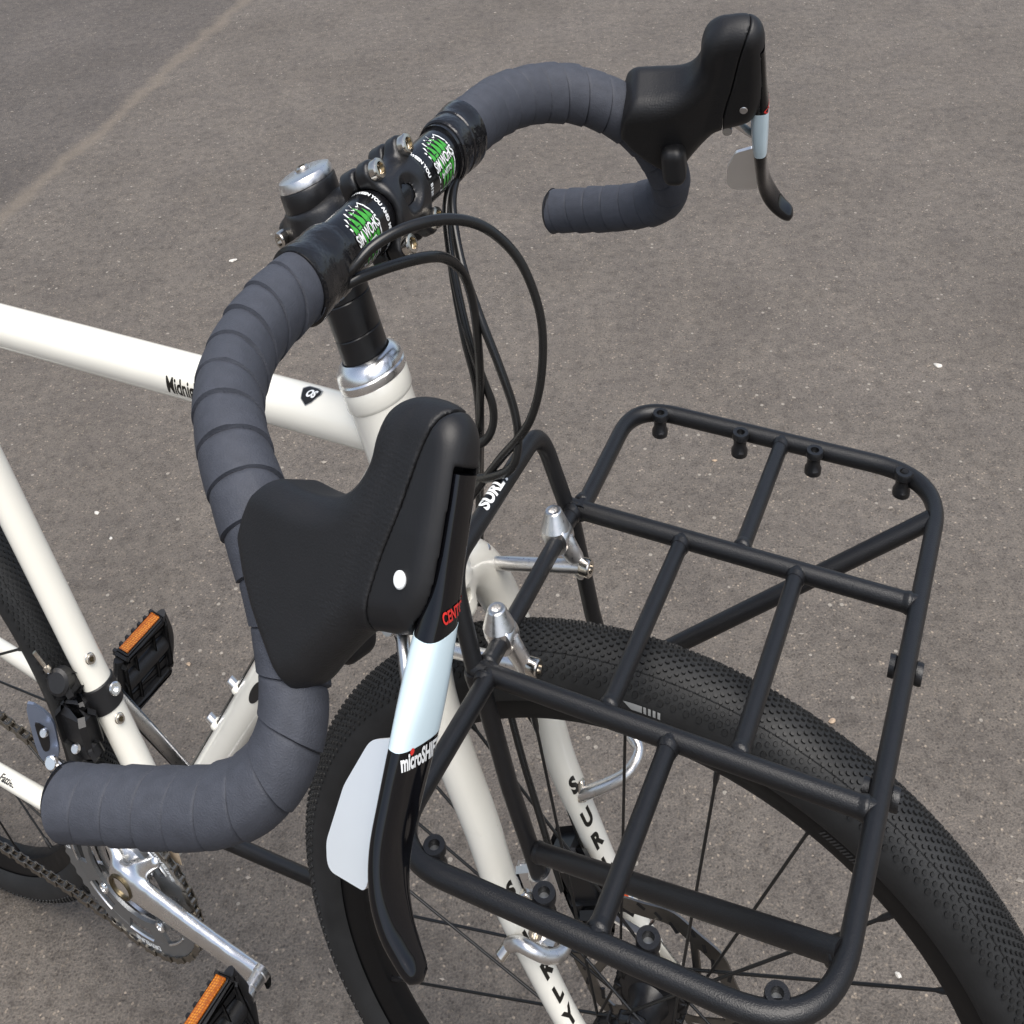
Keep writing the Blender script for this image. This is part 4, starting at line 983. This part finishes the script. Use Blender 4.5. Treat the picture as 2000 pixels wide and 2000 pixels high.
# bowed mudguard eyelet loops on the fork legs
for s, pts in ((1, [(1136, 1552, .925), (1162, 1542, .915), (1215, 1518, .905), (1240, 1490, .905), (1247, 1460, .91), (1228, 1430, .915)]), (-1, [(994, 1846, .842), (1014, 1843, .832), (1040, 1856, .828), (1070, 1868, .832), (1096, 1862, .838), (1106, 1840, .845), (1104, 1805, .850)])):
    g = G(); p = resample(spline([back(*q) for q in pts], 6), .003); g.tube(p, .0052, 14); part('low_rider_loop', g, 'silver', bike, 'F', 60)
    g = G(); e = back(*pts[0]); g.lathe([(.0045, -.004), (.0045, .010), (.0036, .011), (0, .011)], e, A([-.4, -.6 * 1, -.5]) if s < 0 else A([-.2, .3, .8]), 16); part('loop_bolt', g, 'bolt', bike, 'F', 30)

# ------------------------------------------------------------------ drivetrain (rear space)
CK = group('crankset', bike); CK['label'] = 'polished silver crankset with grey double chainrings'
RB = A([-.588, 0, .240])                       # centre of the rings as seen
EX, EZ = A([1.0, 0, 0]), A([0, 0, 1.0])
def annulus(g, c, y, prof_out, ri, h, n):
    th = np.linspace(0, 2 * math.pi, n, endpoint=False); V = []
    for yy in (y - h / 2, y + h / 2):
        for rr in (lambda t: ri, prof_out):
            V += [(c[0] + rr(t) * math.cos(t), yy, c[2] + rr(t) * math.sin(t)) for t in th]
    F = []
    for i in range(n):
        j = (i + 1) % n
        F += [(i, j, n + j, n + i), (2 * n + j, 2 * n + i, 3 * n + i, 3 * n + j), (n + i, n + j, 3 * n + j, 3 * n + i), (j, i, 2 * n + i, 2 * n + j)]
    return g.add(V, F)
def slotted_ring(c, y, ro, rs0, rs1, ri, nslots, a0, wid, teeth, h):
    """chainring: toothed rim band, slots between rim and bolt ring, webs between the slots"""
    g = G(); tooth = lambda t: ro + .0022 * max(-.6, math.cos(teeth * t))
    annulus(g, c, y, tooth, rs1, h, teeth * 6)
    annulus(g, c, y, lambda t: rs0, ri, h, 96)
    for k in range(nslots):
        a = a0 + 2 * math.pi * k / nslots; hw = wid
        n = 8; V = []
        for yy in (y - h / 2 + .0001, y + h / 2 - .0001):
            for rr in (rs0 - .001, rs1 + .001):
                V += [(c[0] + rr * math.cos(a + hw * (2 * q / n - 1)), yy, c[2] + rr * math.sin(a + hw * (2 * q / n - 1))) for q in range(n + 1)]
        m_ = n + 1; F = []
        for q in range(n):
            F += [(q, q + 1, m_ + q + 1, m_ + q), (2 * m_ + q + 1, 2 * m_ + q, 3 * m_ + q, 3 * m_ + q + 1)]
        F += [(0, m_, 3 * m_, 2 * m_), (n, 2 * m_ + n, 3 * m_ + n, m_ + n)]
        g.add(V, F)
    return g
g = slotted_ring(RB, -.0470, .0985, .066, .081, .056, 8, .35, .16, 46, .0040); BIG = part('large_chainring', g, 'ring', CK, 'R', 25)
g = slotted_ring(RB, -.0395, .0700, .050, .060, .041, 4, .6, .30, 34, .0036); part('small_chainring', g, 'polished', CK, 'R', 25)
# bright chamfered lips of the slots
g = G()
for k in range(8):
    a = .35 + 2 * math.pi * (k + .5) / 8; p = [(RB[0] + .0815 * math.cos(a + q), -.0490, RB[2] + .0815 * math.sin(a + q)) for q in np.linspace(-.22, .22, 12)]
    g.tube(p, .0012, 6)
part('slot_lip', g, 'polished', CK, 'R', 40)
# lettering on the big ring
def ringtext(s, a0, r0, size, flip=False):
    gg = G(); f = lambda u_, v_: A([RB[0] + (r0 + v_) * math.cos(a0 - u_ / r0), -.0493, RB[2] + (r0 + v_) * math.sin(a0 - u_ / r0)])
    return letters(gg, s, size, f, .0003, .95, 1.0)
part('ring_print', ringtext('DRIVELINE', math.radians(-88), .0895, .0085), 'white', CK, 'R', 0)
part('ring_print', ringtext('DRIVELINE', math.radians(38), .0895, .0085), 'white', CK, 'R', 0)
part('ring_print', ringtext('DRIVELINE', math.radians(170), .0895, .0085), 'white', CK, 'R', 0)
# right crank arm with its spider
TIP = A([-.3930, -.0640, .2365]); CB = A([-.5720, -.0600, .2590])
cdir = (TIP - CB) / np.linalg.norm(TIP - CB); cper = np.cross(Y, cdir)
g = G()
def crank_f(P):
    d = s_cyl(P, CB + Y * .020, CB - Y * .004, .0190, .004)
    q = P - CB; t = np.clip(q @ cdir, 0, np.linalg.norm(TIP - CB)); L = np.linalg.norm(TIP - CB)
    hw = np.interp(t, [0, .04, .10, .15, L], [.0185, .0165, .0132, .0125, .0145]); th = np.interp(t, [0, .05, L], [.0085, .0075, .0068])
    e = q - t[..., None] * cdir; a = e @ cper / hw; b = (e @ Y) / th
    d2 = (np.sqrt((np.abs(a) ** 2.6 + np.abs(b) ** 2.6 + (np.maximum(np.abs(q @ cdir - t), 0) / hw) ** 2.6) + 1e-9) ** (2 / 2.6) - 1) * th * .9
    d = smin(d, d2, .006)
    for k in range(4):
        aa = math.atan2(cdir[2], cdir[0]) + math.radians(45 + 90 * k); e1 = CB + A([math.cos(aa), 0, math.sin(aa)]) * .056 + Y * .012
        d = smin(d, s_caps(P, CB + Y * .010, e1, .0100, .0065), .008)
    return d
V, F = nets(crank_f, (-.650, -.078, .170), (-.380, -.030, .320), .0027)
g.add(V, F); part('crank_arm', g, 'polished', CK, 'R', 60)
g = G(); g.lathe([(.0152, .0040), (.0150, .0100), (.0140, .0104), (.0124, .0098), (.0118, .0020), (0, .0020)], CB, -Y, 36); part('spindle_bore', g, 'brass', CK, 'R', 30)
for k in range(4):
    aa = math.atan2(cdir[2], cdir[0]) + math.radians(45 + 90 * k); e1 = RB * A([1, 0, 1]) + A([math.cos(aa), 0, math.sin(aa)]) * .058 - Y * .0495
    g = G(); g.lathe([(.0062, 0), (.0062, .002), (.0050, .0030), (.0034, .0030), (.0034, .001), (0, .001)], e1, -Y, 20); part('ring_bolt', g, 'polished', CK, 'R', 30)
# left crank
g = G(); c0 = A([-.570, .066, .242]); c1 = A([-.702, .078, .306]); cd2 = (c1 - c0) / np.linalg.norm(c1 - c0); g.box((c0 + c1) / 2, (cd2, Y, np.cross(cd2, Y)), (np.linalg.norm(c1 - c0) / 2 + .012, .0085, .0150), .006); part('crank_arm', g, 'silver', CK, 'R', 50)

# pedals
def pedal(c, e1, nrm_, s, label):
    """c centre, e1 from the lit reflector edge to the other edge, s side of the bicycle"""
    e1 = A(e1, float) / np.linalg.norm(e1); e3 = np.cross(Y, e1); g = G(); c = A(c)
    def sm(gg): gg.v = [c + (v - c) * .86 for v in gg.v]; return gg
    for k in (-1, 1):
        g.box(c + e1 * (.040 * k), (Y, e1, e3), (.040, .0070, .0125), .003)
    for k in (-1, 1): g.box(c + Y * (.0405 * k), (e1, Y, e3), (.040, .0060, .0120), .004)
    for k in (-1, 1):
        pth = spline([c + Y * (.040 * k) - e1 * .042, c + Y * (.049 * k), c + Y * (.040 * k) + e1 * .042], 6); g.tube(pth, .0100, 10, flat=.7)
    g.tube([c - Y * .044, c + Y * .044], .0115, 18)
    g.box(c, (Y, e1, e3), (.040, .004, .009), .002)
    for q in (-1, 1): g.box(c + Y * (q * .018), (e1, Y, e3), (.040, .0035, .0085), .002)
    g.box(c - e1 * .026, (Y, e1, e3), (.040, .010, .0045), .002); g.box(c + e1 * .026, (Y, e1, e3), (.040, .010, .0045), .002)
    for q in range(-3, 4): g.box(c + Y * (q * .012) - e1 * .043 + e3 * .0115, (Y, e1, e3), (.0022, .004, .003))
    o = part('pedal', sm(g), 'plastic', bike, 'R', 30, label=label)
    for k in (-1, 1):
        g = G(); g.box(c + e1 * (.0485 * k) , (Y, e1, e3), (.0330, .0022, .0078), .0010); part('reflector', sm(g), 'amber', o, 'R', 20)
        g = G(); g.box(c + e1 * (.0468 * k), (Y, e1, e3), (.0355, .0022, .0100), .0015); part('reflector_seat', sm(g), 'plastic', o, 'R', 20)
    g = G(); a = c - Y * (s * .044); g.lathe([(.0090, 0), (.0090, .006), (.0075, .008), (.0075, .020), (.0085, .021), (.0085, .026)], a, -Y * s, 24); part('pedal_axle', g, 'silver', o, 'R', 30)
    return o
pedal(TIP + A([.008, -.070, .012]), (.2, 0, -.98), None, -1, 'black pedal with amber reflectors on the right crank')
pedal(A([-.707, .130, .302]), (-.15, 0, -.99), None, 1, 'black pedal with amber reflectors on the left crank')

# chain
CH = group('chain', bike); CH['label'] = 'dark steel chain running over the large chainring'
yc = -.0470
up = [(-.86, .413), (-.735, .384), (-.690, .373), (-.654, .3625)]
rr = .1000; angs = np.radians(np.linspace(118, -112, 40))
path = [A([x, yc, z]) for x, z in up] + [A([RB[0] + rr * math.cos(a), yc, RB[2] + rr * math.sin(a)]) for a in angs] + [A([x, yc, z]) for x, z in ((-.651, .1520), (-.700, .1580), (-.769, .1600), (-.86, .1640))]
pp = resample(path, .0127)
for i in range(len(pp) - 1):
    a, b = pp[i], pp[i + 1]; d = (b - a) / np.linalg.norm(b - a); e = np.cross(Y, d); g = G(); outer = i % 2
    wv = .0037 if outer else .0026
    pl = [(-.0090, 0), (-.0082, .0034), (-.0058, .0042), (-.0028, .0030), (.0028, .0030), (.0058, .0042), (.0082, .0034), (.0090, 0), (.0082, -.0034), (.0058, -.0042), (.0028, -.0030), (-.0028, -.0030), (-.0058, -.0042), (-.0082, -.0034)]
    for s in (-1, 1): g.prism(pl, (a + b) / 2 + Y * (s * wv), d, e, -.0005, .0005)
    g.lathe([(.0037, -.0027), (.0037, .0027)], a, Y, 10)
    part('chain_link', g, 'chain', CH, 'R', 30)

# front derailleur
def sp(o): return BB + SDIR * o
g = G()
g.lathe([(.0164, -.013), (.0172, -.012), (.0172, .012), (.0164, .013)], sp(.160), SDIR, 32)
g.box(sp(.158) + A([-.012, -.018, -.004]), (A([1, .3, 0]), Y, SDIR), (.014, .012, .013), .003)
FD = part('front_derailleur', g, 'plastic', bike, 'R', 30, label='black band clamped front derailleur above the chainrings')
g = G(); fc = A([-.622, -.034, .405])
g.box(fc + A([.006, .004, -.006]), (EX, Y, EZ), (.022, .012, .020), .005); g.box(fc + A([-.006, .012, .030]), (A([1, 0, .4]), Y, A([-.4, 0, 1])), (.017, .012, .011), .005)
g.lathe([(.010, -.008), (.012, -.006), (.012, .006), (.009, .008)], fc + A([-.004, .006, .040]), A([.3, -.8, .5]), 20)
g.box(fc + A([.018, .000, -.026]), (A([1, 0, .4]), Y, A([-.4, 0, 1])), (.014, .008, .008), .003)
part('derailleur_body', g, 'plastic', FD, 'R', 30)
g = G(); cpl = spline([(-.010, .036), (.010, .020), (.012, -.008), (.008, -.030), (-.006, -.036), (-.012, -.026), (-.013, .004)], 3, closed=True)
g.prism(cpl, A([-.642, -.052, .402]), A([.90, .42, 0]), A([.12, 0, .99]), -.0015, .0015); part('cage_plate', g, 'fd_blue', FD, 'R', 30)
g = G(); g.prism(spline([(-.006, .014), (.004, .006), (.004, -.010), (.001, -.020), (-.005, -.020), (-.007, .000)], 3, closed=True), A([-.642, -.0525, .402]), A([.90, .42, 0]), A([.12, 0, .99]), -.0012, .0019); part('cage_window', g, 'black', FD, 'R', 30)
g = G(); g.tube(fillet([A([-.640, -.050, .366]), A([-.610, -.052, .360]), A([-.585, -.046, .372])], .01), .0022, 8); part('cage_edge', g, 'polished', FD, 'R', 40)
for dlt, r_ in ((A([-.012, -.022, .004]), .0040), (A([.026, -.018, -.002]), .0042), (A([-.014, -.024, -.030]), .0066), (A([.024, -.020, -.026]), .0064)):
    g = G(); g.lathe([(r_, 0), (r_, .004), (r_ * .82, .005), (0, .005)], fc + dlt, A([.3, -.8, .5]), 18); part('derailleur_pivot', g, 'polished' if r_ > .005 else 'silver', FD, 'R', 30)
g = G(); a = fc + A([-.012, .002, .050]); g.tube([a, a + A([-.008, -.004, .022])], .0020, 10); g.tube([a + A([0, 0, .002]), a + A([-.002, -.001, .006])], .0034, 10); part('limit_screw', g, 'bolt', FD, 'R', 30)
g = G(); g.lathe([(.0062, 0), (.0062, .004), (.0050, .0056), (.0028, .0056), (.0028, .002), (0, .002)], sp(.168) + A([.0175, .004, 0]), A([1, -.3, .5]), 20); part('clamp_bolt', g, 'polished', FD, 'R', 30)

# kickstand
g = G(); k0, k1 = A([-.540, .030, .240]), A([-.455, .095, .145])
g.tube([A([-.58, .02, .25]), k0, k1, k1 + (k1 - k0) * .9], .0080, 14); part('kickstand', g, 'black', bike, 'R', 50, label='black kickstand leg')

# cardboard tag behind the crank spider
g = G(); g.box(A([-.520, -.038, .302]), (EX, Y, EZ), (.017, .0006, .012)); part('paper_tag', g, 'kraft', CK, 'R', 0)

# ------------------------------------------------------------------ loose grit on the asphalt
def grit():
    V = []; F = []; n = 0
    for _ in range(1700):
        d = rng.random() ** .6; a = (rng.random() - .5)
        x, y = rng.uniform(-4.2, .6), rng.uniform(-.3, 4.2)
        r = rng.choice([.0012, .0016, .0022, .003], p=[.5, .3, .15, .05]) * rng.uniform(.7, 1.3)
        c = P3 @ A([x, y, 0]); q = rng.normal(size=(6, 3)); base = A([[1, 0, 0], [0, 1, 0], [-1, 0, 0], [0, -1, 0], [0, 0, .7], [0, 0, -.6]])
        t = rng.uniform(0, 6.28); R = A([[math.cos(t), -math.sin(t), 0], [math.sin(t), math.cos(t), 0], [0, 0, 1]])
        vv = (base * (1 + .38 * q)) @ R.T * r * A([1.2, 1, .6]) + A([c[0], c[1], r * .25]); V.append(vv)
        F += [(n, n + 1, n + 4), (n + 1, n + 2, n + 4), (n + 2, n + 3, n + 4), (n + 3, n, n + 4), (n + 1, n, n + 5), (n + 2, n + 1, n + 5), (n + 3, n + 2, n + 5), (n, n + 3, n + 5)]; n += 6
    o = bpy.data.objects.new('grit', new_mesh('grit', np.concatenate(V), F, mat('pale_grit', (0.23, 0.205, 0.175), .8, noise=.5, nscale=3), 0)); COL.objects.link(o)
    o['kind'] = 'stuff'; o['label'] = 'fine pale grit scattered over the asphalt'
grit()

# ------------------------------------------------------------------ single stone chips that stand out in the photo
M['chip_white'] = mat('white_stone_chip', (0.52, 0.50, 0.46), .75, noise=.2, nscale=200, bump=.4, bscale=500)
M['chip_tan'] = mat('tan_stone_chip', (0.36, 0.27, 0.19), .8, noise=.25, nscale=200, bump=.4, bscale=500)
def chip(x, y, size, m, label, seed):
    r = np.random.default_rng(seed); bm = bmesh.new(); bmesh.ops.create_icosphere(bm, subdivisions=2, radius=1.0)
    k = r.normal(size=(5, 3)); V = []
    for v in bm.verts:
        d = A(v.co[:]); f = 1 + .22 * math.sin(d @ k[0] * 2 + seed) + .18 * math.sin(d @ k[1] * 3) + .10 * math.sin(d @ k[2] * 5)
        V.append(d * f * A([1.25, .8, .42]))
    F = [tuple(v.index for v in f.verts) for f in bm.faces]; bm.free()
    a = r.uniform(0, 6.28); R = A([[math.cos(a), -math.sin(a), 0], [math.sin(a), math.cos(a), 0], [0, 0, 1]])
    V = A(V) @ R.T * size * .32; V[:, 2] -= V[:, 2].min() + size * .06
    o = bpy.data.objects.new('stone_chip', new_mesh('stone_chip', V, F, m, 25)); COL.objects.link(o)
    p = P3 @ A([x, y, 0]); o.location = (p[0], p[1], 0); o['label'] = label; o['category'] = 'stone chip'; o['group'] = 'stone chips lying on the asphalt'
for q in ((.089, 1.643, .017, 'chip_white', 'white stone chip on open asphalt above the far front corner of the rack', 1),
          (-1.640, 1.478, .017, 'chip_white', 'white stone chip on asphalt left of the stem, above the top tube', 2),
          (-1.329, .636, .012, 'chip_white', 'upper of two white stone chips above the left pedal', 3),
          (-1.256, .594, .010, 'chip_white', 'lower of two white stone chips above the left pedal', 4),
          (-.934, .423, .0095, 'chip_tan', 'tan stone chip on asphalt right of the left pedal', 5),
          (.058, .713, .013, 'chip_tan', 'tan stone chip just outside the tyre inside the rack front', 6),
          (-.267, 1.197, .009, 'chip_tan', 'tan stone chip between the back hoop and the rack far rail', 7),
          (.205, .391, .010, 'chip_white', 'white stone chip seen through the front wheel right of the rack corner', 8)):
    chip(*q)
